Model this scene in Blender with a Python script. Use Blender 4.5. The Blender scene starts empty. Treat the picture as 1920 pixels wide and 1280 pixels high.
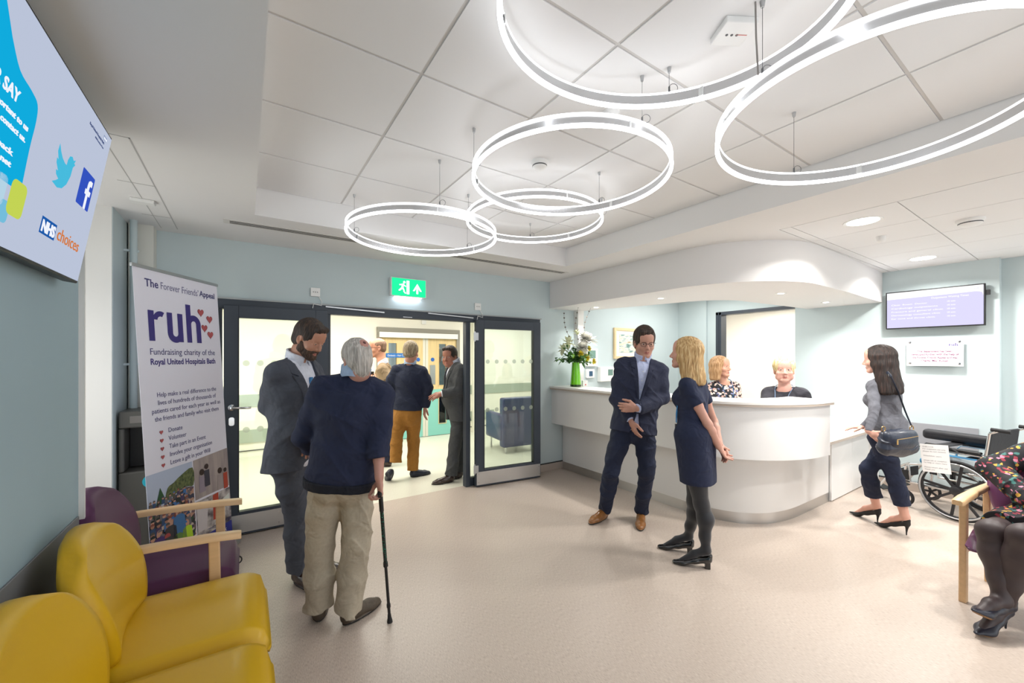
import bpy, bmesh, math, random
import numpy as np
from mathutils import Vector, Matrix
random.seed(7)
rng = np.random.default_rng(5)
sc = bpy.context.scene
COL = sc.collection
PI = math.pi

# ---------------------------------------------------------------- camera
EYE = 1.55
FPX = 752.0
HZN = 670.0
YAW = math.radians(33.6)          # camera turned right of +Y
cam = bpy.data.objects.new('camera', bpy.data.cameras.new('camera'))
COL.objects.link(cam)
cam.location = (0, 0, EYE)
cam.rotation_euler = (PI / 2, 0, -YAW)
cam.data.sensor_width = 36
cam.data.lens = FPX / 1920 * 36
cam.data.shift_y = (HZN - 640) / 1920
cam.data.clip_start = 0.03
sc.camera = cam
FW = (math.sin(YAW), math.cos(YAW)); RT = (math.cos(YAW), -math.sin(YAW))

# ---------------------------------------------------------------- view, world, lights
sc.view_settings.view_transform = 'Standard'
sc.view_settings.look = 'None'
sc.view_settings.gamma = 1
sc.view_settings.use_curve_mapping = False
sc.view_settings.exposure = 0.14
sc.cycles.use_denoising = True
sc.cycles.max_bounces = 6
sc.cycles.diffuse_bounces = 4
sc.cycles.glossy_bounces = 3
sc.cycles.transmission_bounces = 4
sc.cycles.transparent_max_bounces = 12
sc.cycles.sample_clamp_indirect = 6
sc.cycles.caustics_reflective = False
sc.cycles.caustics_refractive = False
w = bpy.data.worlds.new('world'); sc.world = w; w.use_nodes = True
w.node_tree.nodes['Background'].inputs[0].default_value = (0.93, 0.97, 1.0, 1)
w.node_tree.nodes['Background'].inputs[1].default_value = 1.7

def area(name, loc, size, power, color=(1, 1, 1), rot=(0, 0, 0), shape='RECTANGLE', sy=None, spread=None):
    l = bpy.data.lights.new(name, 'AREA'); l.energy = power; l.color = color; l.shape = shape; l.size = size
    if shape in ('RECTANGLE', 'ELLIPSE'): l.size_y = sy or size
    if spread: l.spread = math.radians(spread)
    o = bpy.data.objects.new(name, l); o.location = loc; o.rotation_euler = rot; COL.objects.link(o)
    return o
# daylight from the window bay behind the purple chair
area('bay_daylight', (-1.55, 3.1, 1.35), 1.0, 16, (1.0, 0.99, 0.95), (0, -PI / 2, 0), sy=2.0)
# hall, corridor and back office ceiling panels
area('hall_light', (1.2, 5.7, 2.5), 3.6, 105, (1.0, 0.97, 0.9), sy=1.6)
area('hall_light_left', (-1.8, 6.2, 2.5), 1.6, 45, (1.0, 0.97, 0.9), sy=1.6)
area('hall_light_right', (4.6, 6.0, 2.5), 1.6, 45, (1.0, 0.98, 0.92), sy=1.6)
area('office_light', (8.1, 3.3, 2.5), 1.4, 60, (1.0, 0.98, 0.94), sy=1.8)
area('corridor_light', (3.2, 8.8, 2.4), 0.8, 18, (0.95, 0.98, 1.0), sy=1.2)
area('reception_light', (5.3, 3.35, 2.54), 1.5, 26, (1.0, 0.985, 0.95), sy=.9)
# ---------------------------------------------------------------- colour and material helpers
def C(h):
    h = h.lstrip('#'); v = [int(h[i:i + 2], 16) / 255 for i in (0, 2, 4)]
    return tuple(x / 12.92 if x <= .04045 else ((x + .055) / 1.055) ** 2.4 for x in v) + (1,)
_M = {}
def mat(name, col, rough=.6, metal=0, bump=0, bscale=200, noise=0, nscale=4, coat=0, spec=.5, sss=0, emit=None, estr=0, stretch=None, trans=0, sheen=0):
    if name in _M: return _M[name]
    m = bpy.data.materials.new(name); m.use_nodes = True; _M[name] = m
    nt = m.node_tree; b = nt.nodes['Principled BSDF']
    c = C(col) if isinstance(col, str) else col
    b.inputs['Base Color'].default_value = c
    b.inputs['Roughness'].default_value = rough; b.inputs['Metallic'].default_value = metal
    b.inputs['Specular IOR Level'].default_value = spec
    if coat: b.inputs['Coat Weight'].default_value = coat; b.inputs['Coat Roughness'].default_value = .12
    if sss: b.inputs['Subsurface Weight'].default_value = sss; b.inputs['Subsurface Radius'].default_value = (.012, .004, .002)
    if emit: b.inputs['Emission Color'].default_value = C(emit); b.inputs['Emission Strength'].default_value = estr
    if trans: b.inputs['Transmission Weight'].default_value = trans
    if sheen: b.inputs['Sheen Weight'].default_value = sheen
    tc = nt.nodes.new('ShaderNodeTexCoord'); src = tc.outputs['Object']
    if stretch:
        mp = nt.nodes.new('ShaderNodeMapping'); mp.inputs['Scale'].default_value = stretch
        nt.links.new(src, mp.inputs['Vector']); src = mp.outputs['Vector']
    if noise:
        n = nt.nodes.new('ShaderNodeTexNoise'); n.inputs['Scale'].default_value = nscale; n.inputs['Detail'].default_value = 4
        nt.links.new(src, n.inputs['Vector'])
        mr = nt.nodes.new('ShaderNodeMapRange'); mr.inputs[1].default_value = .25; mr.inputs[2].default_value = .75
        mr.inputs[3].default_value = 1 - noise; mr.inputs[4].default_value = 1 + noise
        nt.links.new(n.outputs[0], mr.inputs[0])
        mx = nt.nodes.new('ShaderNodeVectorMath'); mx.operation = 'SCALE'; mx.inputs[0].default_value = c[:3]
        nt.links.new(mr.outputs[0], mx.inputs['Scale']); nt.links.new(mx.outputs[0], b.inputs['Base Color'])
    if bump:
        n = nt.nodes.new('ShaderNodeTexNoise'); n.inputs['Scale'].default_value = bscale; n.inputs['Detail'].default_value = 3
        nt.links.new(src, n.inputs['Vector'])
        bp = nt.nodes.new('ShaderNodeBump'); bp.inputs['Strength'].default_value = bump; bp.inputs['Distance'].default_value = .01
        nt.links.new(n.outputs[0], bp.inputs['Height']); nt.links.new(bp.outputs[0], b.inputs['Normal'])
    return m
def ramp_mat(name, stops, scale, rough=.6, kind='noise', stretch=None, bump=0, constant=False, detail=3):
    m = mat(name, '#808080', rough); nt = m.node_tree; b = nt.nodes['Principled BSDF']
    tc = nt.nodes.new('ShaderNodeTexCoord'); src = tc.outputs['Object']
    if stretch:
        mp = nt.nodes.new('ShaderNodeMapping'); mp.inputs['Scale'].default_value = stretch
        nt.links.new(src, mp.inputs['Vector']); src = mp.outputs['Vector']
    if kind == 'noise':
        n = nt.nodes.new('ShaderNodeTexNoise'); n.inputs['Scale'].default_value = scale; n.inputs['Detail'].default_value = detail; out = n.outputs[0]
    elif kind == 'voronoi':
        n = nt.nodes.new('ShaderNodeTexVoronoi'); n.inputs['Scale'].default_value = scale
        sp = nt.nodes.new('ShaderNodeSeparateColor'); nt.links.new(n.outputs['Color'], sp.inputs[0]); out = sp.outputs[0]
    nt.links.new(src, n.inputs['Vector'])
    r = nt.nodes.new('ShaderNodeValToRGB'); cr = r.color_ramp
    if constant: cr.interpolation = 'CONSTANT'
    while len(cr.elements) < len(stops): cr.elements.new(.5)
    for e, (p, c) in zip(cr.elements, stops): e.position = p; e.color = C(c)
    nt.links.new(out, r.inputs[0]); nt.links.new(r.outputs[0], b.inputs['Base Color'])
    if bump:
        bp = nt.nodes.new('ShaderNodeBump'); bp.inputs['Strength'].default_value = bump; bp.inputs['Distance'].default_value = .01
        nt.links.new(out, bp.inputs['Height']); nt.links.new(bp.outputs[0], b.inputs['Normal'])
    return m
def emis(name, col, strength):
    if name in _M: return _M[name]
    m = bpy.data.materials.new(name); m.use_nodes = True; _M[name] = m
    nt = m.node_tree; nt.nodes.clear()
    e = nt.nodes.new('ShaderNodeEmission'); e.inputs[0].default_value = C(col); e.inputs[1].default_value = strength
    o = nt.nodes.new('ShaderNodeOutputMaterial'); nt.links.new(e.outputs[0], o.inputs[0]); return m
def glass(name, tint='#fafdfb', refl=.06, alpha=0, dcol='#ffffff'):
    if name in _M: return _M[name]
    m = bpy.data.materials.new(name); m.use_nodes = True; _M[name] = m
    nt = m.node_tree; nt.nodes.clear(); N = nt.nodes.new
    t = N('ShaderNodeBsdfTransparent'); t.inputs[0].default_value = C(tint)
    g = N('ShaderNodeBsdfGlossy'); g.inputs['Roughness'].default_value = .02
    lw = N('ShaderNodeFresnel'); lw.inputs[0].default_value = 1.45
    mx = N('ShaderNodeMixShader'); nt.links.new(lw.outputs[0], mx.inputs[0]); nt.links.new(t.outputs[0], mx.inputs[1]); nt.links.new(g.outputs[0], mx.inputs[2])
    last = mx
    if alpha:
        d = N('ShaderNodeBsdfTranslucent'); d.inputs[0].default_value = C(dcol)
        m2 = N('ShaderNodeMixShader'); m2.inputs[0].default_value = alpha
        nt.links.new(mx.outputs[0], m2.inputs[1]); nt.links.new(d.outputs[0], m2.inputs[2]); last = m2
    o = N('ShaderNodeOutputMaterial'); nt.links.new(last.outputs[0], o.inputs[0]); return m

# ---------------------------------------------------------------- object helpers
def wl(o):
    v = Vector((0, 0, 0))
    while o: v = v + Vector(o.location); o = o.parent
    return v
def tag(o, label=None, cat=None, group=None, kind=None):
    if label: o['label'] = label
    if cat: o['category'] = cat
    if group: o['group'] = group
    if kind: o['kind'] = kind
    return o
def thing(name, label, cat, loc, group=None):
    o = bpy.data.objects.new(name, None); o.location = loc; o.empty_display_size = .1; COL.objects.link(o)
    return tag(o, label, cat, group)
def raw(name, verts, faces, mats, parent=None, smooth=False, fm=None, label=None):
    me = bpy.data.meshes.new(name)
    off = wl(parent) if parent else Vector((0, 0, 0))
    V = np.asarray(verts, dtype=np.float32).reshape(-1, 3) - np.array(off, dtype=np.float32)
    me.from_pydata(V.tolist(), [], faces if isinstance(faces, list) else faces.tolist())
    for m in (mats if isinstance(mats, (list, tuple)) else [mats]): me.materials.append(m)
    if fm is not None: me.polygons.foreach_set('material_index', np.asarray(fm, dtype=np.int32))
    if smooth: me.polygons.foreach_set('use_smooth', [True] * len(me.polygons))
    me.update()
    o = bpy.data.objects.new(name, me); COL.objects.link(o)
    if parent: o.parent = parent
    if label: o['label'] = label
    return o
def basis(d, hint=None):
    d = Vector(d).normalized(); h = Vector(hint) if hint is not None else (Vector((0, 0, 1)) if abs(d.z) < .95 else Vector((1, 0, 0)))
    a = (h - d * h.dot(d)).normalized(); b = d.cross(a); return d, a, b
class MB:
    def __init__(s): s.v = []; s.f = []; s.m = []; s.cur = 0
    def add(s, vs, fs):
        n = len(s.v); s.v += [tuple(v) for v in vs]; s.f += [tuple(i + n for i in f) for f in fs]; s.m += [s.cur] * len(fs); return s
    def mi(s, k): s.cur = k; return s
    def box(s, x0, y0, z0, x1, y1, z1):
        return s.add([(x0, y0, z0), (x1, y0, z0), (x1, y1, z0), (x0, y1, z0), (x0, y0, z1), (x1, y0, z1), (x1, y1, z1), (x0, y1, z1)],
                     [(0, 3, 2, 1), (4, 5, 6, 7), (0, 1, 5, 4), (1, 2, 6, 5), (2, 3, 7, 6), (3, 0, 4, 7)])
    def obox(s, c, ax, ay, az):  # oriented box: centre and three half vectors
        c = Vector(c); ax = Vector(ax); ay = Vector(ay); az = Vector(az)
        vs = [c + ax * i + ay * j + az * k for k in (-1, 1) for (i, j) in ((-1, -1), (1, -1), (1, 1), (-1, 1))]
        if ax.cross(ay).dot(az) < 0: vs = [c + ax * i + ay * j + az * k for k in (1, -1) for (i, j) in ((-1, -1), (1, -1), (1, 1), (-1, 1))]
        return s.add(vs, [(0, 3, 2, 1), (4, 5, 6, 7), (0, 1, 5, 4), (1, 2, 6, 5), (2, 3, 7, 6), (3, 0, 4, 7)])
    def bar(s, p, q, w, h, hint=None):  # rectangular bar from p to q
        p = Vector(p); q = Vector(q); d, a, b = basis(q - p, hint)
        return s.obox((p + q) / 2, b * (w / 2), (q - p) / 2, a * (h / 2))
    def rings(s, rings, cap=True, closed=False):
        n = len(rings[0]); base = len(s.v); fs = []
        for i in range(len(rings) - (0 if closed else 1)):
            j = (i + 1) % len(rings)
            for k in range(n): fs.append((i * n + k, i * n + (k + 1) % n, j * n + (k + 1) % n, j * n + k))
        if cap and not closed: fs.append(tuple(range(n))[::-1]); fs.append(tuple((len(rings) - 1) * n + k for k in range(n)))
        return s.add([p for r_ in rings for p in r_], fs)
    def tube(s, pts, r, n=10, closed=False, flat=None):
        pts = [Vector(p) for p in pts]; rs = r if isinstance(r, (list, tuple)) else [r] * len(pts)
        R = []; N = len(pts); pa = None
        for i, p in enumerate(pts):
            if closed: t = (pts[(i + 1) % N] - pts[i - 1])
            else: t = (pts[min(i + 1, N - 1)] - pts[max(i - 1, 0)])
            d, a, b = basis(t, pa if pa is not None and abs(t.normalized().dot(pa)) < .98 else None); pa = a
            R.append([p + (a * math.cos(2 * PI * k / n) + b * math.sin(2 * PI * k / n) * (flat or 1)) * rs[i] for k in range(n)])
        return s.rings(R, True, closed)
    def cyl(s, p, q, r, n=20, r2=None): return s.tube([p, q], [r, r if r2 is None else r2], n)
    def lathe(s, prof, c=(0, 0, 0), n=32, axis=None):
        c = Vector(c); d, a, b = basis((0, 0, 1) if axis is None else axis, (1, 0, 0) if axis is None else None)
        return s.rings([[c + d * z + (a * math.cos(2 * PI * k / n) + b * math.sin(2 * PI * k / n)) * max(r, 1e-4) for k in range(n)] for (r, z) in prof])
    def prism(s, poly, z0, z1):
        n = len(poly)
        a = sum(poly[i][0] * poly[(i + 1) % n][1] - poly[(i + 1) % n][0] * poly[i][1] for i in range(n))
        if a < 0: poly = poly[::-1]
        return s.add([(x, y, z0) for x, y in poly] + [(x, y, z1) for x, y in poly],
                     [tuple(range(n))[::-1], tuple(range(n, 2 * n))] + [(i, (i + 1) % n, n + (i + 1) % n, n + i) for i in range(n)])
    def plate(s, o, ux, uy, poly, t):  # polygon in the plane (o,ux,uy) thickened by t along ux x uy
        o = Vector(o); ux = Vector(ux); uy = Vector(uy); nz = ux.cross(uy).normalized() * t; n = len(poly)
        P = [o + ux * x + uy * y for x, y in poly]
        a = sum(poly[i][0] * poly[(i + 1) % n][1] - poly[(i + 1) % n][0] * poly[i][1] for i in range(n))
        if a < 0: P = P[::-1]
        return s.add([*P, *[p + nz for p in P]], [tuple(range(n))[::-1], tuple(range(n, 2 * n))] + [(i, (i + 1) % n, n + (i + 1) % n, n + i) for i in range(n)])
    def build(s, name, m, parent=None, smooth=False, bevel=0, seg=2, label=None, kind=None, auto=None, sub=0):
        o = raw(name, s.v, s.f, m, parent, smooth, s.m, label)
        if bevel:
            b = o.modifiers.new('bevel', 'BEVEL'); b.width = bevel; b.segments = seg; b.limit_method = 'ANGLE'; b.angle_limit = math.radians(40)
            b.use_clamp_overlap = True
        if sub: q = o.modifiers.new('subdivision', 'SUBSURF'); q.levels = sub; q.render_levels = sub
        if smooth and not sub:
            try:
                o.data.set_sharp_from_angle(angle=math.radians(auto or 38))
            except Exception: pass
        if kind: o['kind'] = kind
        return o
def arc(cx, cy, r, a0, a1, n=12):
    return [(cx + r * math.cos(math.radians(a0 + (a1 - a0) * i / n)), cy + r * math.sin(math.radians(a0 + (a1 - a0) * i / n))) for i in range(n + 1)]
def rrect(x0, y0, x1, y1, r, n=5):
    return arc(x1 - r, y0 + r, r, -90, 0, n) + arc(x1 - r, y1 - r, r, 0, 90, n) + arc(x0 + r, y1 - r, r, 90, 180, n) + arc(x0 + r, y0 + r, r, 180, 270, n)
def circ(cx, cy, r, n=20): return [(cx + r * math.cos(2 * PI * k / n), cy + r * math.sin(2 * PI * k / n)) for k in range(n)]
_FIT = []
def text(name, body, o3, ux, uy, size, m, parent, width=None, align='LEFT', bold=0, ext=.0006):
    cu = bpy.data.curves.new(name, 'FONT'); cu.body = body; cu.size = size; cu.align_x = align; cu.extrude = ext; cu.offset = bold
    cu.resolution_u = 3; cu.materials.append(m)
    o = bpy.data.objects.new('text_curve', cu); COL.objects.link(o)
    X = Vector(ux).normalized(); Y = Vector(uy); Y = (Y - X * Y.dot(X)).normalized(); Zv = X.cross(Y)
    R = Matrix((X, Y, Zv)).transposed()
    o.rotation_euler = R.to_euler(); o.location = Vector(o3) - (wl(parent) if parent else Vector((0, 0, 0)))
    if parent: o.parent = parent
    if width: _FIT.append((o, width))
    _TXT.append(o)
    return o
_TXT = []
def fit_text():
    """turn every lettering curve into a mesh object, squeezed to its measured width"""
    bpy.context.view_layer.update()
    dg = bpy.context.evaluated_depsgraph_get(); wid = {o.name: wd for o, wd in _FIT}
    for o in list(_TXT):
        d = o.dimensions.x; me = bpy.data.meshes.new_from_object(o.evaluated_get(dg))
        sx = wid[o.name] / d if o.name in wid and d > 1e-5 else 1
        n = bpy.data.objects.new('lettering', me); COL.objects.link(n); n.parent = o.parent
        n.location = o.location.copy(); n.rotation_euler = o.rotation_euler.copy(); n.scale = (sx, 1, 1)
    for o in list(_TXT): bpy.data.objects.remove(o)
    bpy.context.view_layer.update()
def copy_tree(o, parent=None):
    c = o.copy(); COL.objects.link(c)
    if parent: c.parent = parent
    for ch in list(o.children): copy_tree(ch, c)
    return c
# ================================================================ THE SETTING
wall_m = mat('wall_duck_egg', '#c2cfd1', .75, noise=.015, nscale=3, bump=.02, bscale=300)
wall_l = mat('wall_left_dimmed', '#9eb5bf', .7, noise=.015, nscale=3, bump=.02, bscale=300)  # duck-egg paint darkened and blued; the left wall's dimness is in the colour
white_m = mat('paint_white', '#e6e5e2', .8, noise=.01, nscale=3)
cream_m = mat('hall_paint', '#f3efe2', .7)
ceil_m = mat('ceiling_white', '#e8e7e6', .85, noise=.012, nscale=2)
tile_m = mat('ceiling_tile', '#e7e7e7', .85, bump=.03, bscale=500)
grid_m = mat('ceiling_grid', '#bab9b8', .6)
gap_m = mat('shadow_gap', '#8f8e8c', .8)
anth = mat('anthracite_frame', '#323a45', .45)
anth2 = mat('anthracite_dark', '#15181d', .5)
steel = mat('brushed_steel', '#c9c9c8', .32, 1, bump=.05, bscale=60, stretch=(1, 1, 30))
chrome = mat('chrome', '#d8d8d8', .15, 1)
alum = mat('satin_aluminium', '#b9bbbd', .35, .9)
black_p = mat('black_plastic', '#141416', .45)
grey_p = mat('grey_plastic', '#5b5c5e', .5)
white_p = mat('white_plastic', '#e9e9e7', .4)
dado_m = mat('dado_grey', '#8d9197', .6)
glass_m = glass('clear_glass')
dot_m = glass('frosted_dot', alpha=.4)

# floor: streaky beige vinyl
fm_ = ramp_mat('floor_vinyl', [(.28, '#a8998d'), (.45, '#bfb0a4'), (.58, '#c8baae'), (.75, '#d3c7bc')], 70, rough=.36, stretch=(5.0, .7, 1), detail=8)
b_ = fm_.node_tree.nodes['Principled BSDF']; b_.inputs['Specular IOR Level'].default_value = .45
hall_floor = ramp_mat('hall_floor', [(.3, '#d6d3c2'), (.7, '#e2dfd0')], 50, rough=.35, stretch=(5, .7, 1), detail=5)
MB().box(-3.2, -3.2, -.1, 7.2, 4.36, 0).build('floor', fm_, kind='structure')
MB().box(-4.2, 4.36, -.1, 7.2, 7.62, 0).build('floor_hall', hall_floor, kind='structure')
MB().box(1.2, 7.62, -.1, 5.6, 10.6, 0).build('floor_corridor', hall_floor, kind='structure')
MB().box(7.2, 1.6, -.1, 10.2, 5.4, 0).build('floor_office', hall_floor, kind='structure')

ZC = 2.58; ZU = 2.78
# left wall (flush wall, bay, far stub)
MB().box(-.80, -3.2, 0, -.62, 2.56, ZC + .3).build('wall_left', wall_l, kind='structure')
MB().box(-.619, -3.2, .32, -.612, 2.535, .85).build('trim_1', mat('dado_dark', '#7c7e81', .6), kind='structure', bevel=.002)
m = MB(); m.box(-2.0, 3.79, 0, -.76, 4.30, ZC + .3); m.build('wall_bay', white_m, kind='structure')
m = MB(); m.box(-.765, 3.795, 0, -.755, 4.30, ZC + .3); m.build('wall_bay_face', wall_m, kind='structure')
m = MB(); m.box(-2.0, 2.3, 0, -.8, 2.42, ZC + .3); m.build('wall_bay_near', white_m, kind='structure')
# bay window
m = MB(); m.box(-1.78, 2.42, 0, -1.7, 3.79, .35); m.box(-1.78, 2.42, 2.4, -1.7, 3.79, 2.88); m.build('wall_bay_outer', white_m, kind='structure')
w1 = MB(); w1.box(-1.76, 2.42, .35, -1.72, 2.48, 2.4); w1.box(-1.76, 3.73, .35, -1.72, 3.79, 2.4); w1.box(-1.76, 2.48, .35, -1.72, 3.73, .41); w1.box(-1.76, 2.48, 2.34, -1.72, 3.73, 2.4)
w1 = w1.build('window_1', anth, kind='structure')
MB().box(-1.745, 2.48, .41, -1.738, 3.73, 2.34).build('pane', glass_m, w1)
MB().box(-.626, 2.556, 0, -.6, 2.566, ZC).build('trim_8', white_m, kind='structure')
# wall B (door wall)
YB = 4.30
m = MB(); m.box(-.80, YB, 0, -.22, YB + .12, 2.9); m.box(-.22, YB, 2.06, 3.29, YB + .12, 2.9); m.box(3.29, YB, 0, 6.6, YB + .12, 2.9)
m.build('wall_door', wall_m, kind='structure')
MB().box(-.745, YB - .13, 0, -.60, YB, ZC + .1).build('wall_column', mat('column_cream', '#dddcd3', .7), kind='structure')
MB().box(3.92, YB - .09, 0, 4.03, YB, 2.6).build('wall_boxing', white_m, kind='structure')
# right wall, with the hatch through to the office
XR = 6.45
m = MB(); m.box(XR, .66, 0, XR + .14, 2.50, 2.9); m.box(XR, 2.50, 2.29, XR + .14, 3.64, 2.9); m.box(XR, 3.64, 0, XR + .14, 4.30, 2.9)
m.box(XR - .05, 3.78, 0, XR, 4.30, 2.6)
m.build('wall_right', wall_m, kind='structure')
MB().box(XR + .13, -3.2, 0, XR + .3, .66, 2.9).build('wall_right_recess', wall_m, kind='structure')
# baseboards / cove
cove = mat('cove_vinyl', '#b5a89d', .45)
m = MB(); m.box(3.29, YB - .012, 0, 3.72, YB, .1); m.build('baseboard_door', cove, kind='structure', bevel=.004)
MB().box(3.29, YB - .015, .1, 3.72, YB, .112).build('trim_2', anth2, kind='structure')
m = MB(); m.box(XR - .012, .66, 0, XR, 1.72, .1); m.box(XR + .118, -3.2, 0, XR + .13, .66, .1); m.build('baseboard_right', cove, kind='structure', bevel=.004)
MB().box(XR - .015, .66, .1, XR, 1.72, .112).build('trim_3', anth2, kind='structure')
MB().box(-.62, -3.2, 0, -.605, 2.56, .1).build('baseboard_left', cove, kind='structure')
# grey dado rails on the right wall
MB().box(XR - .012, .80, .56, XR - .001, 1.50, .80).build('trim_4', mat('dado_right', '#9a9ba0', .5), kind='structure', bevel=.002)
MB().box(XR + .118, -1.6, .56, XR + .129, .50, .80).build('trim_5', mat('dado_right', '#9a9ba0', .5), kind='structure', bevel=.002)
# ceilings
def tiled(mb, x0, y0, x1, y1, nx, ny, z, g=.012, t=.02):
    dx = (x1 - x0) / nx; dy = (y1 - y0) / ny
    for i in range(nx):
        for j in range(ny):
            mb.box(x0 + i * dx + g / 2, y0 + j * dy + g / 2, z, x0 + (i + 1) * dx - g / 2, y0 + (j + 1) * dy - g / 2, z + t)
RX0, RX1, RY1 = .056, 3.02, 3.44
m = MB(); m.mi(1).box(RX0 - .02, -3.2, ZU + .012, RX1 + .02, RY1 + .02, ZU + .1)
m.mi(0)
xs = [RX0 + .004, .632, 1.215, 1.80, 2.385, RX1 - .004]; ys = [RY1 - .004 - .6 * k for k in range(12)]
ys = [RY1 - .004, 2.845, 2.26, 1.675, 1.09, .505, -.08, -.665, -1.25, -1.83, -2.42, -3.0]
for i in range(len(xs) - 1):
    for j in range(len(ys) - 1):
        m.box(xs[i] + (.013 if i else 0), ys[j + 1] + .002, ZU, xs[i + 1] - .002, ys[j] - (.013 if j else 0), ZU + .02)
m.mi(2)
for x in xs[1:-1]: m.box(x - .001, -3.0, ZU + .0046, x + .014, RY1, ZU + .02)
for y in ys[1:]: m.box(RX0, y - .013, ZU + .004, RX1, y + .001, ZU + .02)
m.build('ceiling', [tile_m, gap_m, mat('ceiling_tee', '#cfcdca', .7)], kind='structure')
# dropped ceiling around the raised field
m = MB(); m.box(-2.0, -3.2, ZC, RX0, YB + .1, ZU + .11); m.box(RX0, RY1, ZC, RX1, YB + .1, ZU + .11); m.box(RX1, -3.2, ZC, 3.585, YB + .1, ZU + .11)
m.box(3.585, 1.53, ZC, XR + .1, YB + .1, ZU + .11)
m.build('ceiling_dropped', ceil_m, kind='structure')
m = MB(); m.mi(1).box(3.585, -3.2, ZC + .012, XR + .3, 1.53, ZC + .1); m.mi(0)
xr = [3.59, 4.19, 4.79, 5.39, 5.99, XR + .13]; yr = [1.5, 1.42, .80, .2, -.4, -1.0, -1.6, -2.2, -3.0]
for i in range(5):
    for j in range(8): m.box(xr[i] + .003, yr[j + 1] + .003, ZC, xr[i + 1] - .003, yr[j] - .003, ZC + .02)
m.box(3.585, 1.503, ZC, XR + .13, 1.53, ZC + .03)
m.build('ceiling_right', [tile_m, gap_m], kind='structure')
# thin seams of the access strip at the left edge
m = MB()
for (x0, y0, x1, y1) in [(-.458, 2.56, -.452, 4.17), (-.62, 2.56, -.452, 2.566), (-.62, 3.2, -.452, 3.206), (-.62, 3.86, -.452, 3.866), (-.56, 2.6, -.556, 4.2)]: m.box(x0, y0, ZC - .0015, x1, y1, ZC + .001)
m.build('ceiling_access_seams', grid_m, kind='structure')
# soffit band over the reception desk (curved)
outer = [(3.48, YB), (3.48, 2.36)] + arc(4.33, 2.36, .85, 180, 270, 16) + [(5.2, 1.52), (XR, 1.57)]
inner = [(XR, 2.36), (6.0, 2.38), (5.4, 2.42), (5.0, 2.45)] + arc(4.95, 3.0, .55, 268, 182, 10) + [(4.39, 3.0), (4.30, 3.4), (4.15, 3.85), (4.05, YB)]
m = MB(); m.prism(outer + inner, 2.22, ZC + .02)
m.build('ceiling_soffit', mat('soffit_white', '#e6e4e3', .8), kind='structure', smooth=True)

# the hall beyond
m = MB(); m.box(-4.2, 7.5, 0, 2.0, 7.62, 2.7); m.box(2.0, 7.5, 2.11, 3.66, 7.62, 2.7); m.box(3.66, 7.5, 0, 7.2, 7.62, 2.7)
m.box(-4.3, 4.36, 0, -4.2, 7.5, 2.7); m.box(7.2, 4.36, 0, 7.3, 7.5, 2.7)
m.box(-4.2, YB + .12, 0, -.8, YB + .16, 2.7)
m.build('wall_hall', cream_m, kind='structure')
MB().box(-4.2, 4.38, 2.62, 7.2, 7.5, 2.7).build('ceiling_hall', ceil_m, kind='structure')
MB().box(3.96, 7.40, 0, 4.02, 7.5, 2.62).build('wall_hall_pipe', cream_m, kind='structure')
sage = mat('sage_rail', '#a9b2a4', .6)
m = MB(); m.box(-4.2, 7.485, .78, 1.9, 7.5, .97); m.box(3.7, 7.485, .78, 7.2, 7.5, .97); m.build('trim_6', sage, kind='structure')
m = MB(); m.box(-4.2, 7.48, .22, 1.9, 7.5, .42); m.box(3.7, 7.48, .22, 4.5, 7.5, .42); m.build('trim_7', sage, kind='structure')
m = MB(); m.box(-4.2, 7.486, .09, 1.98, 7.5, .1); m.box(3.68, 7.486, .09, 7.2, 7.5, .1); m.build('baseboard_hall', anth2, kind='structure')
# corridor beyond the hall doors
m = MB(); m.box(1.2, 7.62, 0, 1.3, 10.6, 2.7); m.box(5.5, 7.62, 0, 5.6, 10.6, 2.7); m.box(1.2, 10.5, 0, 5.6, 10.6, 2.7)
m.build('wall_corridor', mat('corridor_paint', '#dfe9ee', .7), kind='structure')
MB().box(1.2, 7.62, 2.6, 5.6, 10.6, 2.7).build('ceiling_corridor', ceil_m, kind='structure')
# the office seen through the hatch
m = MB(); m.box(XR + .14, 5.0, 0, 10.0, 5.1, 2.8); m.box(9.2, 1.6, 0, 9.3, 5.0, 2.8); m.box(XR + .14, 1.6, 0, 9.2, 1.7, 2.8)
m.build('wall_office', mat('office_paint', '#f6f3ee', .7), kind='structure')
MB().box(XR + .14, 1.6, 2.7, 9.2, 5.0, 2.8).build('ceiling_office', ceil_m, kind='structure')

# ---------------------------------------------------------------- hatch frame
m = MB(); m.box(XR - .01, 3.55, .74, XR + .15, 3.64, 2.29); m.box(XR - .01, 2.50, 2.24, XR + .15, 3.64, 2.29)
m.box(XR - .02, 3.585, .74, XR - .008, 3.597, 2.29)
w2 = m.build('window_2', anth, kind='structure', bevel=.003)
MB().box(XR, 2.50, 0, XR + .14, 3.64, .74).build('wall_right_below_hatch', wall_m, kind='structure')

# ---------------------------------------------------------------- entrance screen (frame) and leaves
m = MB()
m.box(-.22, 4.27, 1.975, 3.29, 4.37, 2.06)
for x0, x1 in ((-.22, -.17), (.635, .70), (2.19, 2.25), (3.235, 3.29)): m.box(x0, 4.29, 0, x1, 4.37, 1.98)
for x0, x1 in ((-.17, .635), (2.25, 3.235)): m.box(x0, 4.30, 0, x1, 4.36, .1)
fr = m.build('door_1', anth, kind='structure', bevel=.003)
MB().box(-.17, 4.325, .1, .635, 4.331, 1.98).build('pane', glass_m, fr)
MB().box(2.25, 4.325, .1, 3.235, 4.331, 1.98).build('pane', glass_m, fr)
MB().box(-.24, 4.262, 2.058, 3.31, 4.30, 2.072).build('trim_strip', mat('alu_trim', '#a7acad', .5), fr)
for x in (.95, 2.0):
    MB().bar((x - .3, 4.255, 2.045), (x + .26, 4.235, 2.02), .012, .012).build('closer_arm', alum, fr)
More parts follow.
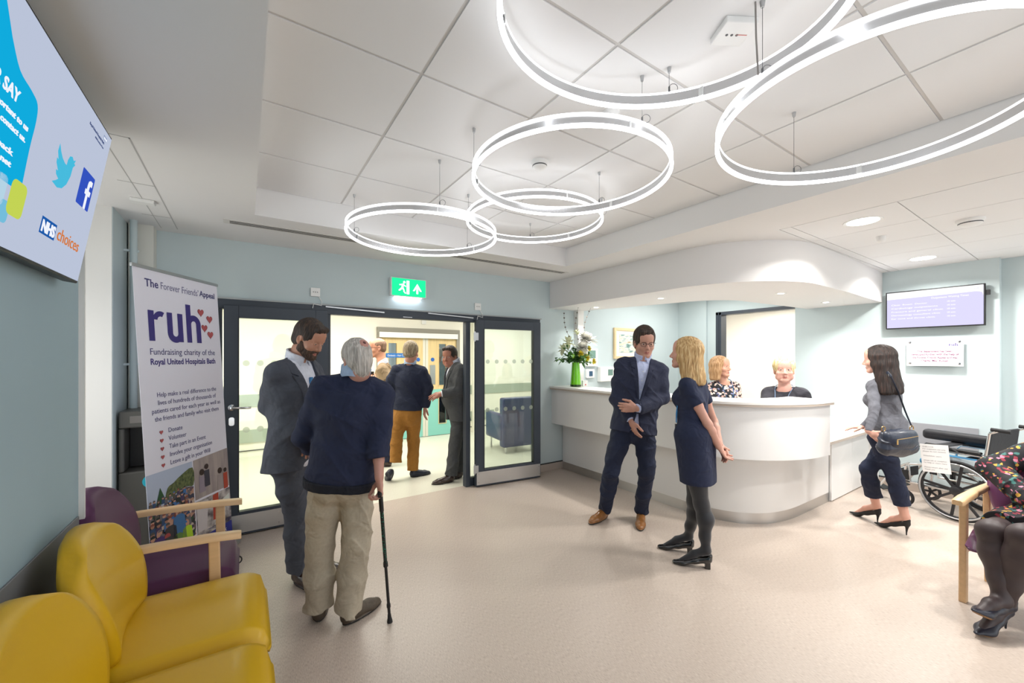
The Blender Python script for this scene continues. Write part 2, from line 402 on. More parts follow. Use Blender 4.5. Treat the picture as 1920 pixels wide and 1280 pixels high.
MB().box(1.42, 4.262, 1.985, 1.52, 4.272, 1.992).build('frame_vent', alum, fr)
def leaf(name, A, B, handle_at_a):
    A = Vector((A[0], A[1], 0)); B = Vector((B[0], B[1], 0)); d = (B - A); W = d.length; d = d / W; n = Vector((d.y, -d.x, 0))  # n towards the camera side
    P = lambda u, z, o: A + d * u + n * o + Vector((0, 0, z))
    def bx(mb, u0, u1, z0, z1, o0, o1):
        mb.obox(P((u0 + u1) / 2, (z0 + z1) / 2, (o0 + o1) / 2), d * (u1 - u0) / 2, n * (o1 - o0) / 2, Vector((0, 0, (z1 - z0) / 2)))
    st = .105
    m = MB(); bx(m, 0, st, .012, 2.0, -.03, .03); bx(m, W - st, W, .012, 2.0, -.03, .03); bx(m, st, W - st, 1.895, 2.0, -.03, .03); bx(m, st, W - st, .012, .21, -.03, .03)
    root = m.build(name, anth, kind='structure', bevel=.003)
    m = MB(); bx(m, st - .01, W - st + .01, .2, 1.905, -.006, .006); pane = m.build('pane', glass_m, root)
    m = MB()
    for k in range(6):
        u = st + .055 + k * (W - 2 * st - .08) / 5
        for z in (1.50, .915):
            o = P(u, z, .007)
            m.plate(o, d, Vector((0, 0, 1)), circ(0, 0, .026, 18), .001)
    m.build('frosted_dot_row', dot_m, pane)
    m = MB(); bx(m, .008, W - .008, .03, .185, .031, .034); kp = m.build('kick_plate', steel, root, bevel=.001)
    m = MB()
    for u in (.03, W / 2, W - .03):
        for z in (.06, .155): m.lathe([(.006, 0), (.006, .003)], P(u, z, .034), 10, axis=n)
    m.build('screw', chrome, kp)
    # slim dark gasket
    m = MB()
    for (u0, u1, z0, z1) in ((st - .004, st + .004, .21, 1.895), (W - st - .004, W - st + .004, .21, 1.895)): bx(m, u0, u1, z0, z1, .028, .033)
    m.build('gasket', anth2, root)
    if handle_at_a:
        u = .055
        m = MB(); m.lathe([(.026, 0), (.026, .008), (.01, .012), (.01, .05)], P(u, 1.12, .03), 20, axis=n)
        m.tube([P(u, 1.12, .08), P(u + .03, 1.12, .084), P(u + .12, 1.115, .084), P(u + .135, 1.115, .07)], .010, 12)
        m.build('handle', chrome, root, smooth=True)
        m = MB(); m.plate(P(u, 1.0, .031), d, Vector((0, 0, 1)), rrect(-.02, -.036, .02, .036, .016), .006); m.lathe([(.009, 0), (.009, .004)], P(u, 1.005, .037), 14, axis=n)
        m.build('lock', chrome, root)
        m = MB(); bx(m, -.003, .0, .9, 1.3, -.012, .012); m.build('latch_plate', steel, root)
    else:
        u = .0
        m = MB()
        for z in (.22, 1.80):
            m.cyl(P(-.012, z - .06, .02), P(-.012, z + .06, .02), .011, 12)
            bx(m, -.03, .03, z - .045, z + .045, .028, .034)
        m.build('hinge', alum, root)
        m = MB(); bx(m, W - .09, W - .07, .9, 1.35, -.05, -.036); m.build('handle', chrome, root)
    return root
leaf('door_2', (-.155, 4.232), (.66, 4.232), True)
leaf('door_3', (2.285, 4.235), (3.17, 4.13), False)

# ---------------------------------------------------------------- hall double doors
maple = mat('door_maple', '#dcc38f', .45, noise=.1, nscale=6, stretch=(8, 8, .5))
turq = mat('door_turquoise', '#86c9bd', .5)
m = MB(); fx0, fx1 = 2.0, 3.66
m.box(fx0, 7.44, 0, fx0 + .07, 7.56, 2.11); m.box(fx1 - .07, 7.44, 0, fx1, 7.56, 2.11); m.box(fx0 + .07, 7.44, 2.03, fx1 - .07, 7.56, 2.11)
d4 = m.build('door_4', mat('door_frame_taupe', '#8f8b80', .6), kind='structure')
MB().box(fx0 + .03, 7.38, 1.92, fx1 - .07, 7.45, 2.02).build('closer_track', white_p, d4, bevel=.004)
mid = 2.93
for k, (x0, x1) in enumerate(((fx0 + .07, mid - .003), (mid + .003, fx1 - .07))):
    vx0, vx1 = (x0 + .28, x0 + .43) if k == 1 else (x0 + .14, x0 + .29)
    m = MB(); up = m
    def panel(mb, z0, z1, wz0, wz1):
        mb.box(x0, 7.47, z0, vx0, 7.51, z1); mb.box(vx1, 7.47, z0, x1, 7.51, z1)
        mb.box(vx0, 7.47, z0, vx1, 7.51, wz0); mb.box(vx0, 7.47, wz1, vx1, 7.51, z1)
    m.mi(0); panel(m, .92, 2.03, 1.0, 1.82); m.mi(1); panel(m, .01, .92, .24, .86)
    lf = m.build('door_leaf', [maple, turq], d4)
    MB().box(vx0, 7.485, .24, vx1, 7.49, .86).build('vision_panel', glass_m, lf)
    MB().box(vx0, 7.485, 1.0, vx1, 7.49, 1.82).build('vision_panel', glass_m, lf)
    m = MB()
    for (z0, z1) in ((.24, .86), (1.0, 1.82)):
        m.box(vx0 - .012, 7.462, z0 - .012, vx0, 7.475, z1 + .012); m.box(vx1, 7.462, z0 - .012, vx1 + .012, 7.475, z1 + .012)
        m.box(vx0, 7.462, z1, vx1, 7.475, z1 + .012); m.box(vx0, 7.462, z0 - .012, vx1, 7.475, z0)
    m.build('beading', maple, lf)
    ex = (x0, x0 + .05) if k else (x1 - .05, x1)
    MB().box(ex[0], 7.464, .01, ex[1], 7.47, 2.03).build('edge_strip', mat('edge_strip', '#d8d6c8', .5), lf)
    px = (x0 + .09, x0 + .20) if k else (x1 - .20, x1 - .09)
    MB().box(px[0], 7.462, 1.02, px[1], 7.47, 1.40).build('push_plate', steel, lf)
    m = MB(); m.plate(((px[0] + px[1]) / 2, 7.469, 1.50), (1, 0, 0), (0, 0, 1), circ(0, 0, .036, 20), -.0)
    cx = (px[0] + px[1]) / 2
    MB().lathe([(.038, 0), (.038, .004)], (cx, 7.469, 1.51), 22, axis=(0, -1, 0)).build('fire_door_disc', mat('sign_blue', '#2c63b4', .5), lf)
sb = MB().box(2.16, 7.458, 1.55, 2.58, 7.469, 1.63).build('clinic_sign', mat('sign_blue2', '#2a6fb8', .5), d4)
text('lettering', 'Orthotic - Hair Clinic', (2.37, 7.457, 1.572), (1, 0, 0), (0, 0, 1), .05, white_p, sb, width=.36, align='CENTER')
# office door through the hatch
m = MB(); m.box(XR + .9, 4.96, 0, XR + 1.72, 5.0, 2.06); d5 = m.build('door_5', mat('door_cream', '#f0dfb8', .5), kind='structure')
MB().box(XR + 1.0, 4.955, 1.2, XR + 1.14, 4.962, 1.86).build('vision_panel', mat('vision_grey', '#b9b6ae', .3), d5)
MB().box(XR + .86, 4.95, 2.06, XR + 1.78, 4.97, 2.1).build('door_head', white_p, d5)
m = MB(); m.box(XR + 1.70, 4.94, 1.72, XR + 1.73, 4.962, 1.82); m.box(XR + 1.70, 4.94, 1.3, XR + 1.73, 4.962, 1.4); m.build('hinge', alum, d5)
c_ = MB().box(XR + 1.3, 4.86, 1.98, XR + 1.52, 4.96, 2.05).build('door_closer', white_p, d5, bevel=.005)
# ================================================================ FIXTURES AND FURNITURE
def cat_rom(P, n=6):
    out = []
    for i in range(len(P) - 1):
        p0 = P[max(i - 1, 0)]; p1 = P[i]; p2 = P[i + 1]; p3 = P[min(i + 2, len(P) - 1)]
        for k in range(n):
            t = k / n
            out.append(tuple(.5 * ((2 * b) + (c - a) * t + (2 * a - 5 * b + 4 * c - d) * t * t + (-a + 3 * b - 3 * c + d) * t ** 3) for a, b, c, d in zip(p0, p1, p2, p3)))
    return out + [tuple(P[-1])]
def offset(P, d):  # to the left of travel
    out = []
    for i in range(len(P)):
        a = P[max(i - 1, 0)]; b = P[min(i + 1, len(P) - 1)]
        tx, ty = b[0] - a[0], b[1] - a[1]; l = math.hypot(tx, ty) or 1
        out.append((P[i][0] - ty / l * d, P[i][1] + tx / l * d))
    return out
def band(P, d, z0, z1, mb=None):   # solid band between path and path offset
    Q = offset(P, d); mb = mb or MB(); n = len(P)
    R = [[(P[i][0], P[i][1], z0), (Q[i][0], Q[i][1], z0), (Q[i][0], Q[i][1], z1), (P[i][0], P[i][1], z1)] for i in range(n)]
    return mb.rings(R)
# ---- reception desk
lam = mat('desk_laminate', '#ebebea', .45, noise=.01, nscale=2)
top_m = mat('desk_top', '#f0eeea', .3)
edge_m = mat('desk_edge', '#b9aca0', .45)
desk = thing('reception_desk', 'long curved white reception counter with taupe top edge and steel plinth', 'reception desk', (3.9, 2.6, 0))
up = [(3.50, 4.285), (3.50, 3.5), (3.50, 2.9), (3.50, 2.45)] + cat_rom([(3.50, 2.40), (3.53, 2.08), (3.62, 1.87), (3.77, 1.70), (3.98, 1.57), (4.22, 1.49), (4.50, 1.46)], 5)
lo = [(3.70, 4.285), (3.70, 3.5), (3.70, 2.9), (3.70, 2.45)] + cat_rom([(3.70, 2.40), (3.735, 2.18), (3.82, 1.99), (3.95, 1.86), (4.13, 1.77), (4.36, 1.725), (4.60, 1.715)], 5) + [(5.23, 1.71)]
band(up, .03, .65, 1.125).build('front_panel', lam, desk, smooth=True)
band(offset(up, .01), .3, .655, .675).build('front_panel_underside', lam, desk)
m = band(offset(up, -.035), .385, 1.135, 1.16); tp = m.build('counter_top', top_m, desk, smooth=True, bevel=.003)
band(offset(up, -.033), .02, 1.118, 1.1352).build('edge_band', edge_m, tp, smooth=True)
band(lo, .04, .10, .68).build('base_panel', mat('desk_base', '#e4e3e1', .5), desk, smooth=True)
band(lo, .035, .0, .10).build('plinth', steel, desk, smooth=True)
m = MB(); m.box(5.235, 1.685, .012, 5.84, 1.705, .65); m.build('cupboard_door', lam, desk, bevel=.002)
m = MB(); m.box(5.845, 1.685, .012, 6.42, 1.705, .65); m.build('cupboard_door', lam, desk, bevel=.002)
MB().box(5.25, 1.706, .0, 6.40, 2.3, .655).build('carcass', lam, desk)
MB().box(4.48, 1.61, .66, 5.25, 1.75, .69).box(5.25, 1.61, .66, 6.40, 2.32, .69).build('low_worktop', top_m, desk, bevel=.003)
MB().box(4.48, 1.602, .661, 6.40, 1.611, .689).build('edge_band', edge_m, desk)
MB().box(6.405, 1.60, .0, 6.44, 2.32, .78).build('end_panel', lam, desk, bevel=.002)
MB().box(3.75, 2.6, .70, 4.25, 4.28, .73).build('rear_worktop', top_m, desk)
# ---- small things on the counter
def item_card():
    o = MB().box(3.83, 4.02, 1.16, 3.92, 4.045, 1.235).build('leaflet_holder', white_p, bevel=.003)
    tag(o, 'small white card holder on the counter beside the green vase', 'card holder')
    MB().box(3.872, 4.017, 1.17, 3.888, 4.0205, 1.186).build('red_dot', mat('red_plastic', '#c43b3b', .5), o)
item_card()
# ---- vase and flowers
VX, VY = 3.70, 4.02
vg = mat('vase_green', '#6fc414', .12, coat=.6)
v = MB().lathe([(.0, 0), (.058, 0), (.068, .008), (.071, .03), (.066, .10), (.058, .2), (.052, .29), (.050, .325), (.046, .325), (.047, .30), (.0, .28)], (VX, VY, 1.16), 40).build('flower_vase', [vg], smooth=True)
tag(v, 'tapered lime green glass vase standing on the reception counter', 'vase')
MB().lathe([(.069, 0), (.0725, .004), (.073, .02), (.072, .028)], (VX, VY, 1.161), 40).build('base_band', mat('vase_dark', '#27400f', .2), v, smooth=True)
bq = thing('flower_bouquet', 'loose bouquet of white lilies, yellow roses and eucalyptus in the green vase', 'flowers', (VX, VY, 1.46))
leaf_m = mat('leaf_green', '#4d7a3f', .5, noise=.35, nscale=9)
leaf2_m = mat('leaf_lime', '#8cbf3a', .5, noise=.2, nscale=9)
stem_m = mat('stem_green', '#4d6b34', .6)
def leafm(mb, base, d, length, wid, droop=.3):
    d = Vector(d).normalized(); _, a, b = basis(d); n = 5
    L = []; R_ = []; Cn = []
    for i in range(n + 1):
        t = i / n; p = Vector(base) + d * length * t + Vector((0, 0, -droop * length * t * t)); ww = wid * math.sin(PI * min(.97, t * .9 + .06)) 
        L.append(p + b * ww + a * ww * .25); R_.append(p - b * ww + a * ww * .25); Cn.append(p)
    vs = []; fs = []
    for i in range(n + 1): vs += [L[i], Cn[i], R_[i]]
    for i in range(n): k = 3 * i; fs += [(k, k + 1, k + 4, k + 3), (k + 1, k + 2, k + 5, k + 4)]
    mb.add(vs, fs)
m = MB(); O = Vector((VX, VY, 1.48)); R0 = random.Random(3)
for k in range(46):
    az = R0.uniform(0, 2 * PI); el = R0.uniform(-.15, 1.1); L = R0.uniform(.14, .27)
    sy_ = math.sin(az); d = Vector((math.cos(az) * math.cos(el), sy_ * math.cos(el) * (.8 if sy_ < 0 else .35), math.sin(el)))
    pts = [O, O + d * L * .5 + Vector((0, 0, .03)), O + d * L]
    m.mi(1).tube(pts, .0022, 5)
    for j in range(6):
        t = .3 + .7 * j / 5; p = O + d * L * t
        e = Vector((R0.uniform(-1, 1), R0.uniform(-1, 1), R0.uniform(-.4, 1))).normalized()
        m.mi(0 if R0.random() < .85 else 2); leafm(m, p, (d * .5 + e).normalized(), R0.uniform(.055, .09), R0.uniform(.017, .027))
for dx, L in ((-1, .27), (-1, .25), (-1, .20)):   # eucalyptus trailing to the left
    d = Vector((dx * RT[0], dx * RT[1] + .0, .05 + .15 * R0.random())).normalized()
    m.mi(1).tube([O, O + d * L * .5 + Vector((0, 0, .05)), O + d * L], .002, 5)
    for j in range(9):
        p = O + d * L * (.3 + .7 * j / 8) + Vector((0, 0, .02)); m.mi(0); leafm(m, p, (R0.uniform(-1, 1), R0.uniform(-1, 1), R0.uniform(-.6, .8)), .055, .023)
for k in range(5):
    m.mi(2); leafm(m, O + Vector((RT[0], RT[1], 0)) * .1 + Vector((0, 0, .17 - .02 * k)), (RT[0], RT[1], .1 - .12 * k), .17, .012, .5)
m.build('foliage', [leaf_m, stem_m, leaf2_m], bq)
wp = mat('petal_white', '#fbf9f0', .5); yp = mat('petal_yellow', '#f0e04a', .5); lp = mat('petal_lily', '#eef0cf', .5)
def bloom(name, c, r, mm, layers, d=(0, -1, .3), per=9):
    m = MB(); D, a, b = basis((d[0] - .25, d[1] - .2, d[2])); c = Vector(c); r *= 1.22
    for l in range(layers):
        op = 1 - l / layers * .85
        for k in range(per):
            an = 2 * PI * (k + .5 * l) / per; out = a * math.cos(an) + b * math.sin(an)
            leafm(m, c + out * r * .05, (out * op + D * (1.15 - op)).normalized(), r * (.75 + .25 * op), r * .30, .05)
    m.lathe([(r * .2, -r * .3), (r * .25, 0), (r * .12, r * .25), (0, r * .3)], c, 12, axis=D)
    return m.build(name, mm, bq, smooth=True)
def off(r_, u, t=0): return O + Vector((RT[0] * r_ + FW[0] * t, RT[1] * r_ + FW[1] * t, u))
bloom('chrysanthemum', off(.085, .20, -.03), .082, wp, 5, (-.4, -1, .4), 12)
bloom('chrysanthemum', off(.13, .33, .02), .085, wp, 5, (-.3, -.8, .8), 12)
bloom('lily', off(-.10, .27, 0), .09, lp, 2, (-.7, -.7, .6), 6)
bloom('lily', off(-.17, .18, .02), .075, lp, 2, (-.9, -.5, .5), 6)
bloom('lily', off(.19, .30, .02), .10, wp, 2, (.4, -.5, .9), 6)
bloom('lily', off(.02, .40, .0), .06, lp, 2, (-.1, -.4, 1), 6)
bloom('rose', off(.05, .12, -.09), .042, yp, 5, (-.4, -1, .2), 7)
bloom('rose', off(.14, .07, -.06), .045, yp, 5, (-.1, -1, .2), 7)
bloom('rose', off(.24, .02, -.02), .035, yp, 4, (.3, -1, .1), 7)
bloom('rose', off(.17, .19, -.05), .035, yp, 4, (.3, -1, .4), 7)
tw = mat('twig_brown', '#5c5148', .7)
for (a0, a1, h) in ((-.05, -.17, .66), (.05, .02, .74), (.09, .20, .76)):
    m = MB(); pts = [off(a0 * .4 + (a1 - a0 * .4) * t + .02 * math.sin(7 * t), .1 + (h - .1) * t) for t in [i / 9 for i in range(10)]]
    m.tube(pts, [.0032 - .0002 * i for i in range(10)], 6)
    for i in range(3, 10):
        for s in (-1, 1): m.lathe([(0, -.011), (.0065, 0), (0, .013)], pts[i] + Vector((s * .007, 0, .004)), 6)
    m.build('twig', tw, bq)
# ---- framed picture and controls on the wall behind the counter
pic = thing('framed_picture', 'wooden framed landscape print on the wall behind the reception counter', 'picture', (5.0, 4.29, 1.5))
m = MB(); m.box(4.73, 4.27, 1.53, 5.38, 4.295, 1.99); 
f_ = MB()
for b4 in ((4.73, 4.265, 1.53, 4.77, 4.298, 2.01), (5.36, 4.265, 1.53, 5.40, 4.298, 2.01), (4.77, 4.265, 1.97, 5.36, 4.298, 2.01), (4.77, 4.265, 1.53, 5.36, 4.298, 1.57)): f_.box(*b4)
f_.build('frame', mat('frame_wood', '#e2c79c', .5), pic, bevel=.003)
MB().box(4.77, 4.28, 1.57, 5.36, 4.29, 1.97).build('mount', mat('mount_cream', '#f3efe2', .8), pic)
MB().box(4.85, 4.276, 1.63, 5.28, 4.281, 1.91).build('print', ramp_mat('landscape_print', [(.25, '#4c6b66'), (.4, '#7fa39b'), (.5, '#e4e6dc'), (.62, '#d8d2b4'), (.78, '#8c5a34')], 5, stretch=(1.2, 1, 6)), pic)
def wallbox(x0, z0, x1, z1, d, name, label, cat, scr=None, scol='#6f8f86'):
    o = MB().box(x0, YB - d, z0, x1, YB, z1).build(name, white_p, bevel=.006); tag(o, label, cat)
    if scr: MB().box(scr[0], YB - d - .003, scr[1], scr[2], YB - d + .002, scr[3]).build('screen', mat('screen_' + scol[1:], scol, .2), o)
    return o
wallbox(4.13, 1.42, 4.36, 1.68, .045, 'entry_panel', 'white intercom panel with green-grey screen, highest on the wall behind the flowers', 'intercom', (4.17, 1.54, 4.31, 1.655))
wallbox(4.14, 1.25, 4.30, 1.38, .035, 'thermostat', 'white thermostat with small blue display, lowest on the wall behind the counter', 'thermostat', (4.19, 1.275, 4.26, 1.35), '#2f4f6d')
wallbox(4.39, 1.19, 4.70, 1.41, .07, 'control_unit', 'wide white control unit with grey-green display behind the counter', 'control unit', (4.55, 1.28, 4.65, 1.37))
# ---- sockets over the doors, with cables
for x, z, lab in ((.563, 2.182, 'white square wall socket left of the green exit sign, cable hanging down'), (2.35, 2.167, 'white square wall socket right of the green exit sign, cable hanging down')):
    o = MB().box(x - .042, YB - .02, z - .042, x + .042, YB, z + .042).build('wall_socket', white_p, bevel=.004); tag(o, lab, 'socket', 'sockets above the entrance doors')
    m = MB()
    for dx in (-.018, .0, .018): m.box(x + dx - .003, YB - .023, z - .004, x + dx + .003, YB - .019, z + .004)
    m.build('socket_hole', grey_p, o)
    m = MB(); m.tube([(x + .03, YB - .01, z - .04), (x + .055, YB - .03, z - .09), (x + .05, YB - .045, z - .13), (x - .02, YB - .05, z - .12), (x - .03, YB - .05, z - .16)], .004, 8)
    m.build('cable', white_p, o, smooth=True)
MB()
o = MB().box(2.86, 7.475, 2.2, 2.95, 7.50, 2.29).build('wall_socket', white_p, bevel=.004)
tag(o, 'white square socket on the hall wall above the wooden double doors', 'socket')
# ---- exit sign
ex = thing('exit_sign', 'lit green running man exit sign on the wall above the doors', 'exit sign', (1.47, 4.27, 2.2))
MB().box(1.278, 4.235, 2.205, 1.672, 4.30, 2.405).build('housing', white_p, ex, bevel=.004)
MB().box(1.29, 4.228, 2.213, 1.66, 4.236, 2.397).build('green_panel', emis('exit_green', '#1fcf8a', 1.5), ex)
em = emis('exit_white', '#f4fff8', 2.2)
m = MB(); S_ = lambda poly: m.plate((1.29, 4.2275, 2.213), (1, 0, 0), (0, 0, 1), poly, .001)
S_(circ(.13, .145, .013, 14)); S_([(.10, .125), (.125, .13), (.12, .085), (.10, .08)]); S_([(.075, .12), (.105, .125), (.10, .115), (.08, .108)])
S_([(.12, .125), (.15, .105), (.145, .097), (.118, .112)]); S_([(.10, .085), (.12, .088), (.135, .055), (.125, .05)]); S_([(.125, .055), (.15, .03), (.14, .022), (.118, .048)])
S_([(.10, .09), (.112, .08), (.09, .055), (.07, .05), (.07, .06)]); S_([(.155, .02), (.185, .02), (.185, .165), (.155, .165)])
S_([(.225, .06), (.245, .06), (.265, .095), (.265, .03), (.285, .03), (.285, .095), (.305, .06), (.325, .06), (.275, .14)])
m.build('pictogram', em, ex)
MB().box(1.33, 4.245, 2.196, 1.62, 4.29, 2.205).build('downlight_strip', emis('exit_under', '#e8f2ff', 9), ex)
# ---- slot diffuser
df = thing('slot_diffuser', 'long white linear air slot in the dropped ceiling above the doors', 'air vent', (1.55, 3.7, ZC))
df['kind'] = 'thing'
m = MB(); m.box(-.14, 3.655, ZC - .004, 3.25, 3.765, ZC); m.build('frame', mat('diffuser_white', '#d9d7d3', .6), df)
m = MB()
for y in (3.682, 3.708, 3.734): m.box(-.10, y - .004, ZC - .006, 3.21, y + .004, ZC - .003)
m.build('slot', mat('slot_dark', '#3a3938', .8), df)
# ---- smoke heads, detectors
def detector(x, y, z, r, label, dark=True, name='smoke_detector'):
    o = MB().lathe([(0, 0), (r, 0), (r, -.012), (r * .9, -.02), (r * .86, -.024), (r * .86, -.034), (r * .78, -.04), (r * .5, -.052), (0, -.056)], (x, y, z), 32).build(name, white_p, smooth=True)
    tag(o, label, 'smoke detector')
    if dark: MB().lathe([(r * .85, -.025), (r * .87, -.026), (r * .87, -.033), (r * .85, -.034)], (x, y, z), 32).build('sensor_slot', grey_p, o)
    return o
detector(1.54, 2.003, ZU, .053, 'round white smoke detector on the raised ceiling inside the middle light ring')
detector(1.531, 1.407, ZU, .045, 'small round white smoke detector behind the topmost light ring', False)
detector(4.504, .60, ZC, .075, 'round white detector on the right tiled ceiling, nearest the right edge')
detector(4.504, 1.104, ZC, .035, 'tiny white round sensor between the two ceiling downlights', False, 'ceiling_sensor')
o = thing('emergency_light', 'white square emergency unit with three holes on the raised ceiling', 'emergency light', (1.52, .79, ZU))
MB().obox((1.52, .79, ZU - .012), (.052, -.03, 0), (.028, .048, 0), (0, 0, .012)).build('case', white_p, o, bevel=.003)
m = MB()
for k in (-1, 0, 1): m.lathe([(0, 0), (.005, -.001), (.005, .001)], (1.515 + k * .016, .795 - k * .010, ZU - .0245), 8)
m.build('hole', grey_p, o)
m = MB(); m.obox((1.545, .775, ZU - .0245), (.018, -.0105, 0), (.0008, .0014, 0), (0, 0, .0006)); m.build('red_print', mat('red_print', '#d08a86', .6), o)
o = MB().box(-.62, 3.49, ZC - .022, -.50, 3.56, ZC).build('motion_sensor', white_p, bevel=.005); tag(o, 'small white ceiling sensor above the pull-up banner', 'sensor')
# ---- downlights
spotw = emis('downlight_disc', '#fffaf0', 14)
def downlight(x, y, z, r, power, label, cat, grp, spread=None, blend=None):
    o = thing('downlight', label, cat, (x, y, z), grp)
    MB().lathe([(r, -.001), (r + .022, -.004), (r + .024, -.0005), (r + .02, .0), (r - .006, .0)], (x, y, z), 40).build('trim_ring', white_p, o, smooth=True)
    MB().lathe([(0, -.0025), (r, -.0025), (r, -.0005), (0, -.0005)], (x, y, z), 40).build('diffuser', spotw, o)
    l = area('downlight_lamp', (0, 0, -.03), r * 2, power, (1.0, .975, .93), shape='DISK', spread=spread); l.parent = o
    return o
downlight(3.895, 1.06, ZC, .095, 27, 'large round recessed downlight, nearer of two in the right tiled ceiling', 'downlight', 'large downlights in the right ceiling', 150)
downlight(5.86, 1.11, ZC, .095, 27, 'large round recessed downlight, further of two, near the wall screen', 'downlight', 'large downlights in the right ceiling', 150)
for (x, y, t) in ((3.90, 3.84, 'above the flower vase'), (3.915, 2.85, 'above the straight counter'), (4.67, 1.94, 'above the counter end'), (5.877, 1.95, 'nearest the right wall')):
    downlight(x, y, 2.22, .028, 7, 'small round spotlight in the curved soffit ' + t, 'spotlight', 'spotlights in the curved soffit', 130)
for (x, y, t) in ((3.895, -.14, 'left'), (5.86, -.14, 'right'), (4.9, -1.34, 'middle')):  # unseen downlights, added only to throw more light on the right of the room
    downlight(x, y, ZC, .095, 20, 'round downlight added out of view to brighten the right side, ' + t + ' one', 'downlight', 'large downlights in the right ceiling', 150)
# ---- ring lights
ringe = emis('ring_glow', '#fafbff', 6.2)
ringbody = mat('ring_body', '#cfd0d2', .25, .85)
def ring_light(cx, cy, z, R, ax, ay, label, sus):
    o = thing('ring_light', label, 'ring light', (cx, cy, z), 'suspended light rings')
    def at_(a, r, dz): return Vector((cx + r * math.cos(a), cy + r * math.sin(a), z + R * (ax * math.cos(a) + ay * math.sin(a)) + dz))
    n = 96
    def sweep(prof):
        return MB().rings([[at_(2 * PI * i / n, R + dr, dz) for dr, dz in prof] for i in range(n)], True, True)
    sweep([(-.007, .012), (-.004, .012), (-.004, .05), (-.007, .05)]).build('body', ringbody, o, smooth=True)
    sweep([(-.010, 0), (.006, 0), (.006, .012), (-.010, .012)]).build('lower_light_strip', ringe, o, smooth=True)
    sweep([(-.008, .05), (.004, .05), (.004, .058), (-.008, .058)]).build('upper_light_strip', emis('ring_glow_top', '#fafbff', 3.4), o, smooth=True)
    for a in (0.3, 2.4, 4.5):
        p = at_(a, R - .008, .014); q = at_(a, R - .008, .05)
        MB().bar(p, q, .02, .004).build('driver_clip', white_p, o)
    for (sx, sy) in sus:
        a = math.atan2(sy - cy, sx - cx); p = at_(a, R - .005, .055)
        MB().cyl(p, (p.x, p.y, ZU), .0009, 6).build('suspension_wire', grey_p, o)
        m = MB(); m.cyl((p.x, p.y, ZU - .022), (p.x, p.y, ZU), .006, 10, .009); m.build('ceiling_fixing', alum, o)
        m = MB(); m.cyl(p, p + Vector((0, 0, .025)), .004, 8)
        m.tube([p + Vector((.0, 0, .02)) + Vector((RT[0], RT[1], 0)) * .018 * (1 - math.cos(t)) + Vector((0, 0, .018 * math.sin(t))) for t in [2 * PI * k / 14 for k in range(14)]], .0012, 5, True)
        m.build('gripper', grey_p, o)
    return o
def sus3(cx, cy, a0): return [(cx + math.cos(a0 + 2 * PI * k / 3), cy + math.sin(a0 + 2 * PI * k / 3)) for k in range(3)]
ring_light(1.106, 2.857, 2.44, .538, 0, 0, 'thin glowing ring light, leftmost of five, over the entrance', [(.70, 3.17), (1.01, 2.34), (1.62, 3.1)])
ring_light(1.894, 2.534, 2.60, .526, 0, 0, 'thin glowing ring light, furthest back, overlapping the leftmost ring', [(2.3, 2.2), (2.2, 3.01), (1.42, 2.70)])
ring_light(1.487, 1.668, 2.52, .528, 0, 0, 'thin glowing ring light in the middle, around the smoke detector', [(1.96, 1.90), (1.0, 1.92), (1.447, 1.168)])
ring_light(1.076, .79, 2.586, .50, -.009, .14, 'thin glowing ring light cut off by the top edge of the photo', [(1.5, 1.05), (.6, .8), (1.2, .3)])
ring_light(1.96, .53, 2.438, .50, -.059, .006, 'large glowing ring light at the right edge, lowest hung', [(2.3, .9), (1.47, .68), (2.2, .05)])
m = MB(); m.tube([(1.47, .69, ZU), (1.475, .69, 2.66), (1.49, .69, 2.535)], .003, 6)
tag(m.build('power_cable', mat('cable_clear', '#8b8582', .4)), 'thin grey power cable hanging from the ceiling to the right ring light', 'cable')
# ---- wall pipe
m = MB(); m.cyl((-.70, 4.08, 0), (-.70, 4.08, ZC), .022, 18)
pp = m.build('wall_pipe', wall_m, smooth=True); tag(pp, 'thin painted vertical pipe clipped in the left corner behind the banner', 'pipe')
for z in (.6, 1.5, 2.35): MB().box(-.757, 4.073, z - .008, -.67, 4.087, z + .008).build('pipe_clip', wall_m, pp)
# ---- wall screen, left
def screen_frame(O, ux, uy, W, Hh, name, label, bez, col, estr, depth=.045):
    ux = Vector(ux).normalized(); uy = Vector(uy).normalized(); n = ux.cross(uy); O = Vector(O)
    t = thing(name, label, 'screen', O + ux * W / 2)
    c = O + ux * W / 2 + uy * Hh / 2
    MB().obox(c - n * depth / 2, ux * W / 2, uy * Hh / 2, n * depth / 2).build('casing', black_p, t, bevel=.004)
    MB().obox(c + n * .001, ux * (W / 2 - bez), uy * (Hh / 2 - bez), n * .001).build('display', emis(name + col, col, estr), t)
    return t, ux, uy, n
O = Vector((-.561, 1.20, 1.845)); uy = Vector((.101, 0, .611)).normalized()
tv, ux, uy, nz = screen_frame(O, (0, 1, 0), uy, 1.10, .619, 'wall_screen', 'tilted wall screen on the left wall showing a blue speech bubble', .010, '#cfd9f0', .72)
MB().box(-.618, 1.5, 2.12, -.56, 2.0, 2.32).build('wall_bracket', black_p, tv)
def tvp(poly, m_, name, k=1):   # coordinates measured from the screen's lower right corner
    MB().plate(O + ux * 1.10 + nz * (.002 + .0004 * k), ux, uy, poly, .0003).build(name, m_, tv)
cyan = emis('tv_cyan', '#12b5ea', .8)
bub = [(-1.08, .56), (-.86, .56)] + cat_rom([(-.80, .50), (-.735, .453), (-.66, .44), (-.615, .425), (-.60, .38), (-.598, .30), (-.586, .174)], 4) + [(-.70, .172), (-1.08, .15)]
tvp(bub, cyan, 'speech_bubble')
tvp(rrect(-.640, .10, -.552, .20, .02), emis('tv_lime', '#cfe05a', .8), 'lime_square', 2)
